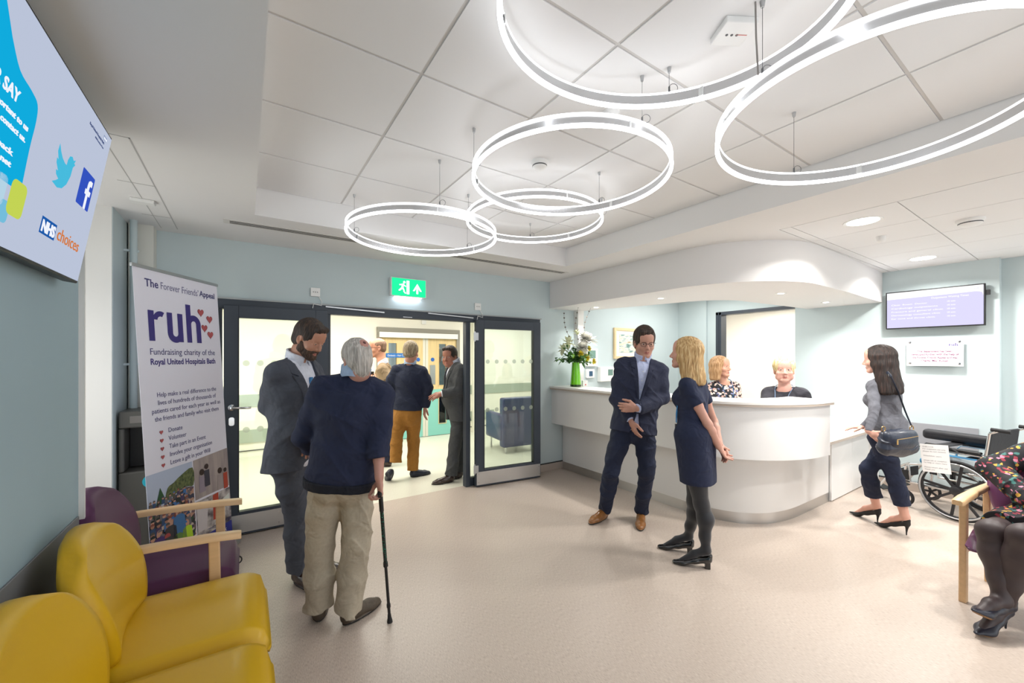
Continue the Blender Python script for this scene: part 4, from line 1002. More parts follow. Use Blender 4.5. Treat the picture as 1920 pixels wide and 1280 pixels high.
# ================================================================ PEOPLE: implicit-surface modelling
f32 = np.float32
def A3(v): return np.array(v, dtype=np.float64)
def nrm(v): v = A3(v); return v / (np.linalg.norm(v) + 1e-12)
def smin(a, b, k):
    if k <= 0: return np.minimum(a, b)
    h = np.clip(.5 + .5 * (b - a) / k, 0, 1); return b * (1 - h) + a * h - k * h * (1 - h)
class SDF:
    def __init__(s): s.ops = []; s.lo = A3([1e9] * 3); s.hi = -s.lo
    def _b(s, lo, hi): s.lo = np.minimum(s.lo, lo); s.hi = np.maximum(s.hi, hi)
    def cone(s, a, b, ra, rb, k=.02, flat=None, op='u'):
        a = A3(a); b = A3(b); rm = max(ra, rb); lo = np.minimum(a, b) - rm; hi = np.maximum(a, b) + rm
        if op == 'u': s._b(lo, hi)
        ba = b - a; L2 = float(ba @ ba) + 1e-12
        fl = None if flat is None else (nrm(flat[0]), flat[1])
        def f(P):
            Q = P - a
            if fl is not None:
                n, sc_ = fl; nb = n - ba * float(n @ ba) / L2; nb = nb / (np.linalg.norm(nb) + 1e-9)
                Q = Q + np.outer(Q @ nb * (1 / sc_ - 1), nb)
            t = np.clip(Q @ ba / L2, 0, 1)
            d = np.linalg.norm(Q - t[:, None] * ba, axis=1) - (ra + (rb - ra) * t)
            return d * (fl[1] ** .5 if fl is not None else 1)
        s.ops.append((op, f, k, lo, hi)); return s
    def chain(s, pts, rs, k=.02, flat=None):
        for i in range(len(pts) - 1): s.cone(pts[i], pts[i + 1], rs[i], rs[i + 1], k, flat)
        return s
    def ell(s, c, r, R=None, k=.02, op='u'):
        c = A3(c); r = A3(r); R = np.eye(3) if R is None else R; rm = r.max(); lo = c - rm; hi = c + rm
        if op == 'u': s._b(lo, hi)
        def f(P):
            q = (P - c) @ R.T
            k0 = np.linalg.norm(q / r, axis=1); k1 = np.linalg.norm(q / (r * r), axis=1) + 1e-9
            return k0 * (k0 - 1) / k1
        s.ops.append((op, f, k, lo, hi)); return s
    def box(s, c, h, R=None, rd=.004, k=0, op='u'):
        c = A3(c); h = A3(h); R = np.eye(3) if R is None else R; rm = float(np.linalg.norm(h)); lo = c - rm; hi = c + rm
        if op == 'u': s._b(lo, hi)
        def f(P):
            q = np.abs((P - c) @ R.T) - (h - rd)
            return np.linalg.norm(np.maximum(q, 0), axis=1) + np.minimum(q.max(axis=1), 0) - rd
        s.ops.append((op, f, k, lo, hi)); return s
    def cut(s, p, n, k=.004):     # removes the side the normal n points to
        p = A3(p); n = nrm(n); s.ops.append(('i', lambda P: (P - p) @ n, k, None, None)); return s
    def sub(s, f, k=.004, lo=None, hi=None): s.ops.append(('s', f, k, lo, hi)); return s
    def disp(s, f): s.ops.append(('d', f, 0, None, None)); return s
    def ev(s, P, pad):
        d = np.full(len(P), 1.0)
        for op, f, k, lo, hi in s.ops:
            if op == 'd': d = d + f(P); continue
            if lo is not None:
                m = np.all((P > lo - pad - k) & (P < hi + pad + k), axis=1)
                if not m.any(): continue
                g = f(P[m])
                if op == 'u': d[m] = smin(d[m], g, k)
                elif op == 's': d[m] = -smin(-d[m], g, k)
            else:
                g = f(P)
                d = -smin(-d, g, k) if op == 's' else -smin(-d, -g, k)
        return d
    def mesh(s, h, name, mats, parent, colour=None, label=None):
        V, F = surface(s, h)
        fm = None
        if colour is not None:
            cen = V[F].mean(axis=1); fm = colour(cen)
        return raw(name, V, F, mats, parent, True, fm, label)
def surface(s, h):
    B = 6; lo = s.lo - 3 * h; hi = s.hi + 3 * h
    nb = np.ceil((hi - lo) / (B * h)).astype(int) + 1
    n = nb * B + 1
    ax = [lo[i] + (np.arange(nb[i]) + .5) * B * h for i in range(3)]
    G = np.stack(np.meshgrid(*ax, indexing='ij'), -1).reshape(-1, 3)
    rad = B * h * .87
    dc = s.ev(G, rad * 2.2).reshape(nb)
    act = np.argwhere(np.abs(dc) < rad * 1.9)
    big = np.repeat(np.repeat(np.repeat(np.where(dc < 0, -1., 1.), B, 0), B, 1), B, 2)
    D = np.ones(n, dtype=f32); D[:-1, :-1, :-1] = big
    if len(act) == 0: return np.zeros((0, 3)), np.zeros((0, 4), int)
    o = np.arange(B + 1); off = np.stack(np.meshgrid(o, o, o, indexing='ij'), -1).reshape(-1, 3)
    idx = (act[:, None, :] * B + off[None]).reshape(-1, 3)
    lin = np.unique(np.ravel_multi_index(idx.T, n)); idx = np.stack(np.unravel_index(lin, n), 1)
    P = lo + idx * h
    out = np.empty(len(P))
    for i in range(0, len(P), 400000): out[i:i + 400000] = s.ev(P[i:i + 400000], rad * 1.2)
    D.ravel()[lin] = out
    S = D < 0
    c = [(i, j, k) for i in (0, 1) for j in (0, 1) for k in (0, 1)]
    def sl(a, o): return a[o[0]:n[0] - 1 + o[0], o[1]:n[1] - 1 + o[1], o[2]:n[2] - 1 + o[2]]
    cnt = sum(sl(S, o).astype(np.int8) for o in c)
    cell = (cnt > 0) & (cnt < 8)
    ids = np.argwhere(cell); cid = -np.ones(cell.shape, dtype=np.int32); cid[cell] = np.arange(len(ids))
    acc = np.zeros((len(ids), 3)); num = np.zeros(len(ids))
    val = {o: D[ids[:, 0] + o[0], ids[:, 1] + o[1], ids[:, 2] + o[2]].astype(float) for o in c}
    for a in c:
        for ax_ in range(3):
            if a[ax_] == 0:
                b = list(a); b[ax_] = 1; b = tuple(b); va, vb = val[a], val[b]; m = (va < 0) != (vb < 0)
                t = np.where(m, va / np.where(va - vb == 0, 1, va - vb), 0)
                p = np.tile(A3(a), (len(ids), 1)); p[:, ax_] += t
                acc[m] += p[m]; num[m] += 1
    V = lo + (ids + acc / num[:, None]) * h
    F = []
    for ax_ in range(3):
        u, v = (ax_ + 1) % 3, (ax_ + 2) % 3
        sa = [slice(None)] * 3; sb = [slice(None)] * 3; sa[ax_] = slice(0, -1); sb[ax_] = slice(1, None)
        a = S[tuple(sa)]; b = S[tuple(sb)]
        e = np.argwhere(a != b)
        ok = (e[:, u] > 0) & (e[:, v] > 0) & (e[:, u] < n[u] - 1) & (e[:, v] < n[v] - 1); e = e[ok]
        du = np.zeros(3, int); du[u] = 1; dv = np.zeros(3, int); dv[v] = 1
        q = [cid[tuple((e - w_).T)] for w_ in (du + dv, dv, 0 * du, du)]
        q = np.stack(q, 1); fl = ~a[tuple(e.T)]
        q[fl] = q[fl][:, ::-1]; F.append(q[(q >= 0).all(1)])
    return V, np.concatenate(F)
def prune_inside(o): pass
# ---- cloth folds
def folds(amp, seed=0, fz=9.0, fx=4.0):
    ph = rng.uniform(0, 6.28, 10) + seed
    def f(P):
        x, y, z = P.T
        wx = .5 * np.sin(fx * 2.2 * x + 3 * z + ph[0]) + .5 * np.sin(fx * 2.6 * y - 2.2 * z + ph[1]) + .3 * np.sin(17 * x + 13 * y + ph[7])
        r1 = 1 - np.abs(np.sin(fz * 1.5 * z + 1.5 * wx * 2 + 3.2 * x + ph[2])); r2 = 1 - np.abs(np.sin(fz * 2.6 * z - 5 * x + 4 * y + 2.6 * wx + ph[4])); r3 = 1 - np.abs(np.sin(14 * x + 12 * y + 3.5 * z + 2 * wx + ph[8]))
        m = .35 + .65 * (.5 + .5 * np.sin(4.3 * z + 5 * x + ph[5]) * np.sin(6 * y - 3 * z + ph[6]))
        return 1.8 * amp * (.55 - (1.5 * r1 ** 2.2 + .9 * r2 ** 2 + .5 * r3 ** 2) * m)
    return f
def local(P, O, R, F, U): Q = P - O; return Q @ R, Q @ F, Q @ U

skin = {}
def skin_mat(k, col):
    m = mat('skin_' + k, col, .48, noise=.06, nscale=14, bump=.04, bscale=120, sss=.08)
    return m
def cloth(name, col, bump=.25, bscale=500, rough=.85, noise=.08, nscale=60, sheen=0, wr=.75):
    if name in _M: return _M[name]
    m = mat(name, col, rough, bump=bump, bscale=bscale, noise=noise, nscale=nscale, sheen=sheen); nt = m.node_tree
    b = nt.nodes['Principled BSDF']; old = b.inputs['Normal'].links[0].from_node
    tc = nt.nodes.new('ShaderNodeTexCoord'); n = nt.nodes.new('ShaderNodeTexNoise'); n.inputs['Scale'].default_value = 9; n.inputs['Detail'].default_value = 2.0; n.inputs['Distortion'].default_value = .7
    nt.links.new(tc.outputs['Object'], n.inputs['Vector']); bp = nt.nodes.new('ShaderNodeBump'); bp.inputs['Strength'].default_value = wr; bp.inputs['Distance'].default_value = .03
    nt.links.new(n.outputs[0], bp.inputs['Height']); nt.links.new(old.outputs[0], bp.inputs['Normal']); nt.links.new(bp.outputs[0], b.inputs['Normal']); return m
eyew = mat('eye_white', '#d9d4d0', .25); lipm = {}
def hair_mat(name, c0, c1, c2, scale=90): return ramp_mat(name, [(.3, c0), (.5, c1), (.7, c2)], scale, rough=.62, stretch=(1, 1, .12), bump=.35)

def J(px, py, dep):    # point seen at a pixel of the photograph, at a depth in metres
    l = (px - 960) / FPX; u = (HZN - py) / FPX
    return A3(((FW[0] + l * RT[0]) * dep, (FW[1] + l * RT[1]) * dep, EYE + u * dep))
def G(px, py):         # point of the floor seen at a pixel
    return J(px, py, FPX * EYE / (py - HZN))
def heading(p, az):    # 0 faces the camera, +90 faces image right, 180 away
    a = math.radians(az); t = nrm([-p[0], -p[1], 0]); r = A3([-t[1], t[0], 0])   # r points to image right
    return t * math.cos(a) + r * math.sin(a)

# ---------------------------------------------------------------- head
def head_frame(c, az, pitch=0, roll=0):
    f = heading(c, az); r = np.cross(f, [0, 0, 1]); u = A3([0, 0, 1])
    p = math.radians(pitch); f, u = f * math.cos(p) + u * math.sin(p), u * math.cos(p) - f * math.sin(p)
    q = math.radians(roll); r, u = r * math.cos(q) + u * math.sin(q), u * math.cos(q) - r * math.sin(q)
    return r, f, u
def make_head(S, c, fr, hs, neck_to, female=False, age=0, heavy=0, neck_r=None, mouth_open=0):
    r, f, u = fr; c = A3(c); R = np.stack([r, f, u])
    W = lambda x, y, z: c + (r * x + f * y + u * z) * hs
    E = lambda x, y, z, a, b, d, k=.02, op='u': S.ell(W(x, y, z), A3([a, b, d]) * hs, R, k * hs, op)
    K = lambda p, q, ra, rb, k=.012, op='u', flat=None: S.cone(W(*p), W(*q), ra * hs, rb * hs, k * hs, flat, op)
    E(0, -.014, .040, .076, .096, .082); E(0, .015, .005, .069, .078, .085, .02)
    jw = (.052 if female else .058) + heavy * .008
    E(0, .030, -.045, jw, .060, .066, .02)
    K((-jw * .80, .004, -.058), (-.016, .066, -.098), .020, .018, .02); K((jw * .80, .004, -.058), (.016, .066, -.098), .020, .018, .02)
    E(0, .073, -.097, .022, .017, .016, .014)
    K((-.034, .076, .024), (.034, .076, .024), .012, .012, .014)                       # brow
    E(0, .066, .055, .055, .030, .045, .02)                                            # forehead
    for s in (-1, 1):
        E(s * .031, .101, .004, .017, .018, .011, .010, 's')                            # sockets
        E(s * .031, .0775, .003, .0135, .0125, .0125, .003)                             # eyeballs
        K((s * .018, .0835, .0105), (s * .043, .078, .0095), .0042, .0042, .004)        # upper lid
        K((s * .020, .083, -.0055), (s * .042, .077, -.005), .0032, .0032, .004)        # lower lid
        E(s * .040, .058, -.030, .024, .024, .022, .018)                                # cheek
        if heavy: E(s * .046, .035, -.065, .028, .03, .03, .02)
        E(s * (.077), -.010, -.004, .010, .019, .031, .006); E(s * .084, -.006, .002, .006, .011, .017, .006, 's'); E(s * .077, -.002, -.030, .008, .010, .010, .006)
    K((0, .086, .012), (0, .107, -.030), .0075, .0115, .010); K((-.011, .094, -.036), (.011, .094, -.036), .0085, .0085, .008)
    for s in (-1, 1): K((s * .007, .103, -.044), (s * .008, .092, -.040), .0032, .002, .002, 's')
    K((-.020, .079, -.0645), (.020, .079, -.0645), .0058, .0058, .008); K((0, .088, -.0635), (0, .087, -.064), .007, .007, .01)
    K((-.017, .079, -.0745), (.017, .079, -.0745), .0068, .0068, .008); K((-.006, .086, -.0745), (.006, .086, -.0745), .0062, .0062, .008)
    K((-.024, .089, -.0695), (.024, .089, -.0695), .0022 + .004 * mouth_open, .0022 + .004 * mouth_open, .003, 's')
    nr = neck_r or (.047 if female else .057)
    S.chain([W(0, -.020, -.045), W(0, -.022, -.085), neck_to], [nr * hs, nr * .96 * hs, nr * 1.08 * hs], .025 * hs)
    return W
def skin_colour(W, hs, fr, c, eyo=.0068):
    r, f, u = fr; c = A3(c)
    def col(P):
        x, y, z = local(P, c, r, f, u); x = x / hs; y = y / hs; z = z / hs
        m = np.zeros(len(P), int)
        ax = np.abs(x)
        inl = (ax < .0215 - .9 * np.abs(z + .0695)) & (z > -.0800) & (z < -.0600) & (y > .078); m[inl] = 1
        e = ((ax - .031) ** 2 + ((z - .0028) * 1.7) ** 2 < .0098 ** 2) & (y > .076) & (y < .0935) & (z < eyo) & (z > -.0026); m[e] = 2
        i = ((ax - .031) ** 2 + (z - .003) ** 2 < .0062 ** 2) & e; m[i] = 3
        return m
    return col
def face_parts(W, fr, hs, root, brow_m, brow_th=.0028):
    m = MB()
    for s in (-1, 1):
        pts = [W(s * .014, .0885, .019), W(s * .024, .0885, .0235), W(s * .036, .083, .0245), W(s * .047, .072, .019)]
        m.tube(pts, [brow_th * hs, brow_th * 1.3 * hs, brow_th * 1.1 * hs, brow_th * .5 * hs], 8, flat=.6)
    m.build('eyebrows', brow_m, root, smooth=True)
def hair_noise(c, fr, amp, n=40):
    r, f, u = fr; c = A3(c)
    def fn(P):
        x, y, z = local(P, c, r, f, u); a = np.arctan2(x, y + .01)
        return amp * (np.sin(a * n + 30 * z + 2 * np.sin(14 * z + 3 * a)) * .6 + .5 * np.sin(a * n * .43 + 55 * z + 1.3) + .4 * np.sin(x * 140 + z * 60))
    return fn
def short_hair(c, fr, hs, root, m, th=.014, top=.0, face_z=.062, sides=True, bald=0, back_low=-.062, fringe=0, spiky=.0012, quiff=0, nape=0):
    S = SDF(); r, f, u = fr; c = A3(c); R = np.stack([r, f, u]); W = lambda x, y, z: c + (r * x + f * y + u * z) * hs
    k = 1
    S.ell(W(0, -.016, .040 + top * .4), A3([.077 + th * .75, .097 + th * .75, .084 + th + top]) * hs, R, .01)
    S.ell(W(0, -.045, -.015), A3([.071 + th * .5, .060 + th * .4, .06]) * hs, R, .02)
    if nape: S.cone(W(0, -.050, -.02), W(0, -.052, -.02 - nape), .056 * hs, .050 * hs, .03)
    if quiff: S.cone(W(-.035, .066, .105), W(.035, .070, .100), .02 * hs, .024 * hs, .02)
    S.disp(hair_noise(c, fr, spiky))
    # face opening
    S.ell(W(0, .098, -.012), A3([.066, .062 + (.01 if fringe == 0 else 0), .075 + face_z - .062]) * hs, R, .008, 's')
    S.ell(W(0, .06, -.085), A3([.10, .085, .070]) * hs, R, .01, 's')
    for s in (-1, 1): S.ell(W(s * .088, .000, -.012), A3([.025, .022, .036]) * hs, R, .006, 's')
    if bald: S.ell(W(0, .02, .155), A3([.066, .12, .085]) * hs, R, .01, 's')
    S.cut(W(0, 0, back_low), -u + f * .35)
    return S.mesh(.0030 * hs, 'hair', m, root)
def long_hair(c, fr, hs, root, m, th=.016, length=.20, back=None, flare=.02, extra=None, part=True, fringe=False, hn=.0016):
    S = SDF(); r, f, u = fr; c = A3(c); R = np.stack([r, f, u]); W = lambda x, y, z: c + (r * x + f * y + u * z) * hs
    S.ell(W(0, -.016, .040), A3([.077 + th, .097 + th * .8, .084 + th]) * hs, R, .01)
    L = length
    dn = A3([0, 0, -1])
    for x, y in ((-.075, .012), (-.078, -.03), (-.05, -.075), (0, -.088), (.05, -.075), (.078, -.03), (.075, .012)):
        a = W(x, y, .03); b = W(x * 1.02, y, -.04); e = b + dn * max(.005, (L - .04)) * hs + (r * x * flare * 8 + (A3(back) if back is not None else 0))
        S.chain([a, b, e], [.030 * hs, .030 * hs, (.024 + flare * .4) * hs], .03 * hs)
    S.cone(W(0, -.05, -.02), W(0, -.055, -.02) + dn * max(.005, L - .06) * hs + (A3(back) if back is not None else 0), .055 * hs, .05 * hs, .03 * hs)
    if extra:
        for (p, q, ra, rb) in extra: S.cone(p, q, ra, rb, .03)
    S.disp(hair_noise(c, fr, hn, 46))
    S.ell(W(0, .105, -.020), A3([.058, .075, .072 if fringe else .088]) * hs, R, .012, 's')
    S.ell(W(0, .09, -.11), A3([.060, .095, .08]) * hs, R, .02, 's')
    if part: S.cone(W(.018, .11, .125), W(.016, -.03, .150), .004 * hs, .003 * hs, .004, None, 's')
    return S.mesh(.0034 * hs, 'hair', m, root)

# ---------------------------------------------------------------- hand
def make_hand(S, Wr, D, Np, T, s=1.0, curl=(.3, .35, .4, .5), thumb=.4, spread=.5):
    """Wr wrist, D towards the fingers, Np the way the palm faces, T towards the thumb"""
    D = nrm(D); T = A3(T); T = nrm(T - D * float(T @ D)); Np_ = np.cross(D, T); Np_ = nrm(Np_) * (1 if float(Np_ @ A3(Np)) >= 0 else -1)
    Wr = A3(Wr)
    at = lambda d, t, n: Wr + (D * d + T * t + Np_ * n) * s
    S.cone(at(-.03, 0, 0), at(.03, 0, 0), .024 * s, .027 * s, .014 * s, (Np_, .72))
    S.cone(at(.03, .010, 0), at(.082, .018, 0), .022 * s, .021 * s, .012 * s, (Np_, .60)); S.cone(at(.03, -.012, 0), at(.078, -.018, 0), .022 * s, .020 * s, .012 * s, (Np_, .60))
    for i, (t, L, cu) in enumerate(zip((.029, .010, -.010, -.028), (.074, .082, .077, .060), curl)):
        p = at(.084 - .004 * abs(i - 1), t, -.002); dirn = nrm(D + T * (t * 4 * spread)); ang = 0
        for q, (fr_, bend) in enumerate(((.44, 46), (.31, 56), (.25, 38))):
            ang += math.radians(bend) * cu
            d2 = dirn * math.cos(ang) + Np_ * math.sin(ang); e = p + d2 * L * fr_ * s
            r0 = (.0098, .0088, .0080, .0070)[q] * s * (.9 if i == 3 else 1); r1 = (.0088, .0080, .0070)[q] * s * (.9 if i == 3 else 1)
            S.cone(p, e, r0, r1, .004 * s); p = e
    p = at(.022, .024, .004); d1 = nrm(D * .75 + T * .75 + Np_ * (.15 + thumb * .4)); e = p + d1 * .040 * s
    S.cone(p, e, .0150 * s, .0125 * s, .012 * s); d2 = nrm(D * .95 + T * (.35 - thumb * .3) + Np_ * (.1 + thumb * .5)); g = e + d2 * .034 * s
    S.cone(e, g, .0118 * s, .0105 * s, .004 * s); S.cone(g, g + nrm(d2 + Np_ * thumb * .3) * .024 * s, .0105 * s, .0082 * s, .004 * s)
    return at

# ---------------------------------------------------------------- shoes
def shoe(root, heel, toe, m, sole_m, kind='oxford', lift=0, ankle=None, w=1.0, sock=None, name='shoe', up=None):
    heel = A3(heel); toe = A3(toe); t = toe - heel; L = np.linalg.norm(t); t = t / L
    u = A3(up) if up is not None else A3([0, 0, 1]); u = nrm(u - t * float(u @ t)); r = np.cross(t, u); R = np.stack([r, t, u])
    P = lambda a, b, x=0: heel + t * (a * L) + u * b + r * x
    S = SDF()
    if kind in ('oxford', 'loafer'):
        S.cone(P(.13, .040), P(.36, .042), .034 * w, .034 * w, .02); S.cone(P(.36, .036), P(.70, .030), .036 * w, .043 * w, .02, (u, .80)); S.cone(P(.70, .028), P(.88, .024), .042 * w, .032 * w, .02, (u, .72))
        S.cone(P(.15, .055), P(.20, .082), .036 * w, .037 * w, .02); S.cone(P(.28, .06), P(.52, .044), .034, .030 * w, .02)
        S.ell(P(.53, .010), A3([.046 * w, L * .50, .016]), R, .004)
        S.ell(P(.20, .112), A3([.030, .040, .030]), R, .008, 's')
        S.cut(heel, -u, .002)
        S.box(P(.45, .0), (.05, .030, .007), R, .002, .004, 's')
        def col(c):
            x, y, z = local(c, heel, r, t, u); return (z < .014).astype(int)
        o = S.mesh(.0030, name, [m, sole_m], root, col)
        if kind == 'oxford':
            mm = MB()
            for q in range(4): mm.tube([P(.40 + .05 * q, .083 - .0085 * q, -.013), P(.41 + .05 * q, .088 - .0085 * q, 0), P(.40 + .05 * q, .083 - .0085 * q, .013)], .0022, 6)
            mm.build('laces', sole_m, o, smooth=True)
    else:   # heeled shoe
        hh = .085 if kind == 'stiletto' else .045
        S.cone(P(.10, hh + .020), P(.42, hh * .5 + .022), .027 * w, .026 * w, .02); S.cone(P(.42, hh * .5 + .02), P(.72, .022), .028 * w, .035 * w, .02, (u, .62)); S.cone(P(.72, .020), P(.97 if kind == 'stiletto' else .90, .015), .034 * w, (.012 if kind == 'stiletto' else .026) * w, .015, (u, .60))
        S.cone(P(.07, hh + .020), P(.05, hh + .048), .026 * w, .022 * w, .01)
        S.ell(P(.40, hh * .5 + .078), A3([.026 * w, L * .40, .036]), R, .006, 's')
        S.cut(P(.55, .0), -u, .002)
        if kind == 'stiletto': S.cone(P(.055, hh + .012), P(.075, .038), .016, .0062, .012); S.cone(P(.075, .042), P(.078, .004), .0062, .0046, .004)
        else: S.box(P(.10, hh * .5), (.021, .019, hh * .5), R, .004, .006)
        def col(c):
            x, y, z = local(c, heel, r, t, u); yy = y / L
            und = z < (.009 + np.clip((.72 - yy) / .62, 0, 1) * (hh - .012)); return (und & (yy > .2)).astype(int)
        o = S.mesh(.0028, name, [m, sole_m], root, col)
    return o, P
# ---------------------------------------------------------------- a person from pixel-measured joints
def person(label, D, s, az, N, P, head, haz, hpitch=0, hroll=0, hs=1.0, arms=None, legs=None, feet=None, build=1.0, belly=0, female=False,
           skin='#c99a82', top=None, bottom=None, shoes=None, hair=None, name='person', heavy=0, hands=None, shw=None, hand_s=None, Nd=0, Pd=0, hd=0, mouth_open=0, neck_r=None, eyo=.0068, bare_arm=False, lips=None, iris='#3a2a20', headonly=False):
    N = J(N[0], N[1], D + Nd); P = J(P[0], P[1], D + Pd)
    root = thing(name, label, 'person', (float(P[0]), float(P[1]), 0))
    U = nrm(N - P); F = heading(P, az); F = nrm(F - U * float(F @ U)); R = np.cross(F, U)      # R = person's right
    T = np.stack([R, F, U]); L = float(np.linalg.norm(N - P)); q = L / .52; b = s * build
    at = lambda x, y, z: P + R * (x * b) + F * (y * b) + U * (z * q)
    hw = (shw or (.138 if female else .158)) * b; dr = .100 * q
    sh = {1: N - U * dr + R * hw - F * .01, -1: N - U * dr - R * hw - F * .01}
    hp = {1: P - U * .05 + R * .088 * b, -1: P - U * .05 - R * .088 * b}
    A = {}
    for k_, sd in (('R', 1), ('L', -1)):
        if arms and arms.get(k_):
            e, w_ = arms[k_][:2]; A[sd] = (sh[sd], J(e[0], e[1], D + e[2]), J(w_[0], w_[1], D + w_[2]))
            up = nrm(A[sd][1] - sh[sd])
    Lg = {}
    for k_, sd in (('R', 1), ('L', -1)):
        if legs and legs.get(k_):
            kn = legs[k_]; ft = feet[k_]
            h_, t_ = ft['heel'], ft['toe']
            ak = ft.get('ankle'); ak = A3(ak) if ak is not None else h_ + nrm(t_ - h_) * .045 + A3([0, 0, .085 + ft.get('lift', 0)])
            Lg[sd] = (hp[sd], J(kn[0], kn[1], D + kn[2]), ak, ft)
    sk = skin_mat(skin[1:], skin)
    px = dict(root=root, N=N, P=P, U=U, F=F, R=R, T=T, q=q, b=b, at=at, sh=sh, hp=hp, A=A, Lg=Lg, sk=sk, s=s, female=female, belly=belly, D=D, build=build)
    # --- body: head, neck, upper chest, hands and any bare limb in one mesh
    c = J(head[0], head[1], D + hd); fr = head_frame(c, haz, hpitch, hroll)
    S = SDF(); W = make_head(S, c, fr, hs, N - U * .03, female, heavy=heavy, mouth_open=mouth_open, neck_r=neck_r)
    S.cone(N - U * .03, N - U * .10 * q, .050 * b, .072 * b, .03, (F, .8)); S.cone(N - U * .075 * q, N - U * .115 * q + R * .10 * b, .036 * b, .034 * b, .03); S.cone(N - U * .075 * q, N - U * .115 * q - R * .10 * b, .036 * b, .034 * b, .03)
    px.update(c=c, fr=fr, W=W, hs=hs)
    lm = mat('lips_' + (lips or skin)[1:], lips or '#ad6d62', .4); im = mat('iris_' + iris[1:], iris, .2)
    hbody = .0030 * max(1, D / 3.3)
    S.cone(N - U * .11 * q, P + U * .02, .070 * b, .085 * b, .05, (F, .75))
    px['hand'] = {}
    for sd, (s0, el, wr) in A.items():
        S.cone(N - U * .115 * q + R * sd * .08 * b, s0 - U * .01, .034 * b, .034 * b, .03)
        if bare_arm:
            r = .8 if female else 1
            S.chain([s0, s0 + (el - s0) * .5, el, el + (wr - el) * .3, wr], [.050 * b * r * bare_arm, .046 * b * r * bare_arm, .040 * b * r * bare_arm, .042 * b * r * bare_arm, .026 * b], .02)
        else: S.chain([s0, el, wr - nrm(wr - el) * .10, wr], [.034 * b, .030 * b, .030 * b, .025 * b], .015)
        hk = (hands or {}).get('R' if sd == 1 else 'L')
        if hk is None: hk = {}
        fore = nrm(wr - el); hsz = hand_s or (s * (.92 if female else 1.0))
        d = nrm(J(hk['dir'][0], hk['dir'][1], D + hk['dir'][2]) - wr) if 'dir' in hk else fore
        Np = hk.get('palm', -F); Tt = hk.get('thumb', F)
        Np = Np(px) if callable(Np) else Np; Tt = Tt(px) if callable(Tt) else Tt
        make_hand(S, wr + d * .012, d, Np, Tt, hsz, hk.get('curl', (.3, .35, .4, .5)), hk.get('th', .4), hk.get('spread', .5))
        px['hand'][sd] = (wr, d)
    for sd, (h0, kn, ak, ft) in Lg.items():
        if ft.get('bare'):
            fw = nrm(ft['toe'] - ft['heel']); calf = kn + (ak - kn) * .32 - fw * .018
            S2 = S if ft.get('tights') is None else SDF()
            if ft.get('short'): S2.chain([P, h0, kn, kn + (ak - kn) * .55, ak], [.05 * b, .05 * b, .040 * b, .042 * b, .032 * b], .03)
            else: S2.chain([kn + (h0 - kn) * .35, kn, calf, kn + (ak - kn) * .7, ak], [.075 * b, .054 * b, .056 * b * ft.get('calf', 1), .038 * b, .033 * b], .03)
            S2.chain([ak, ft['heel'] + fw * .12 + A3([0, 0, ft.get('instep', .06)]), ft['toe'] - fw * .06 + A3([0, 0, .025])], [.033 * b, .026 * b, .020 * b], .02)
            if S2 is not S: S2.mesh(.0040, 'tights', ft['tights'], root)
    V, Fc = surface(S, hbody); fm = skin_colour(W, hs, fr, c, eyo)(V[Fc].mean(axis=1))
    body = raw('body', V, Fc, [sk, lm, eyew, im], root, True, fm)
    # --- shoes
    for sd, (h0, kn, ak, ft) in Lg.items():
        if shoes: shoe(root, ft['heel'], ft['toe'], shoes[0], shoes[1], shoes[2], up=ft.get('up'), w=shoes[3] if len(shoes) > 3 else 1.0)
    if hair: hair(px)
    if bottom: bottom(px)
    if top: top(px)
    return px
def torso(S, p, infl, hem=None, hemr=None, chest=1.0, waist=1.0, flatF=.70, k=.05):
    at, T, b, q = p['at'], p['T'], p['b'], p['q']; fe = p['female']; bl = p['belly']
    g = infl
    S.ell(at(0, .0, .31), A3([(.140 if fe else .158) * b * chest + g, (.100 if fe else .112) * b + g, .19 * q]), T, k)
    S.ell(at(0, .005 + bl * .4, .13), A3([(.128 if fe else .150) * b * waist + g, (.098 if fe else .108) * b + g + bl * .5, .17 * q]), T, k)
    S.ell(at(0, -.008, -.02), A3([(.165 if fe else .162) * b + g, (.118 if fe else .115) * b + g, .13 * q]), T, k)
    if fe: S.ell(at(.065, .085, .30), A3([.056, .045, .056]) * b + g * .5, T, .05); S.ell(at(-.065, .085, .30), A3([.056, .045, .056]) * b + g * .5, T, .04)
    N, U, R, F = p['N'], p['U'], p['R'], p['F']
    for sd in (1, -1):
        s0 = p['sh'][sd]
        S.cone(N - U * .035 * q, s0 + (N - s0) * .10 + U * .012, .036 * b + g * .6, .044 * b + g * .7, .04)
def sleeves(S, p, infl, frac=1.0, rad=(.052, .046, .043, .034), cuff=None, k=.03, only=None, bulk=1.0):
    b = p['b']
    for sd, (s0, el, wr) in p['A'].items():
        if only and sd not in only: continue
        r = [x * b * bulk * (.86 if p['female'] else 1) + infl for x in rad]
        w2 = wr + nrm(wr - el) * .015
        fs = SDF() 
        if frac >= 1:
            S.cone(s0, s0 + (el - s0) * .5, r[0], r[1], k); S.cone(s0 + (el - s0) * .5, el, r[1], r[2], k)
            S.cone(el, el + (w2 - el) * .5, r[2], (r[2] + r[3]) / 2, k * .7); S.cone(el + (w2 - el) * .5, w2 - nrm(w2 - el) * r[3] * .7, (r[2] + r[3]) / 2, r[3], .012)
        else:
            e2 = s0 + (el - s0) * frac; S.cone(s0, e2, r[0], r[1], k)
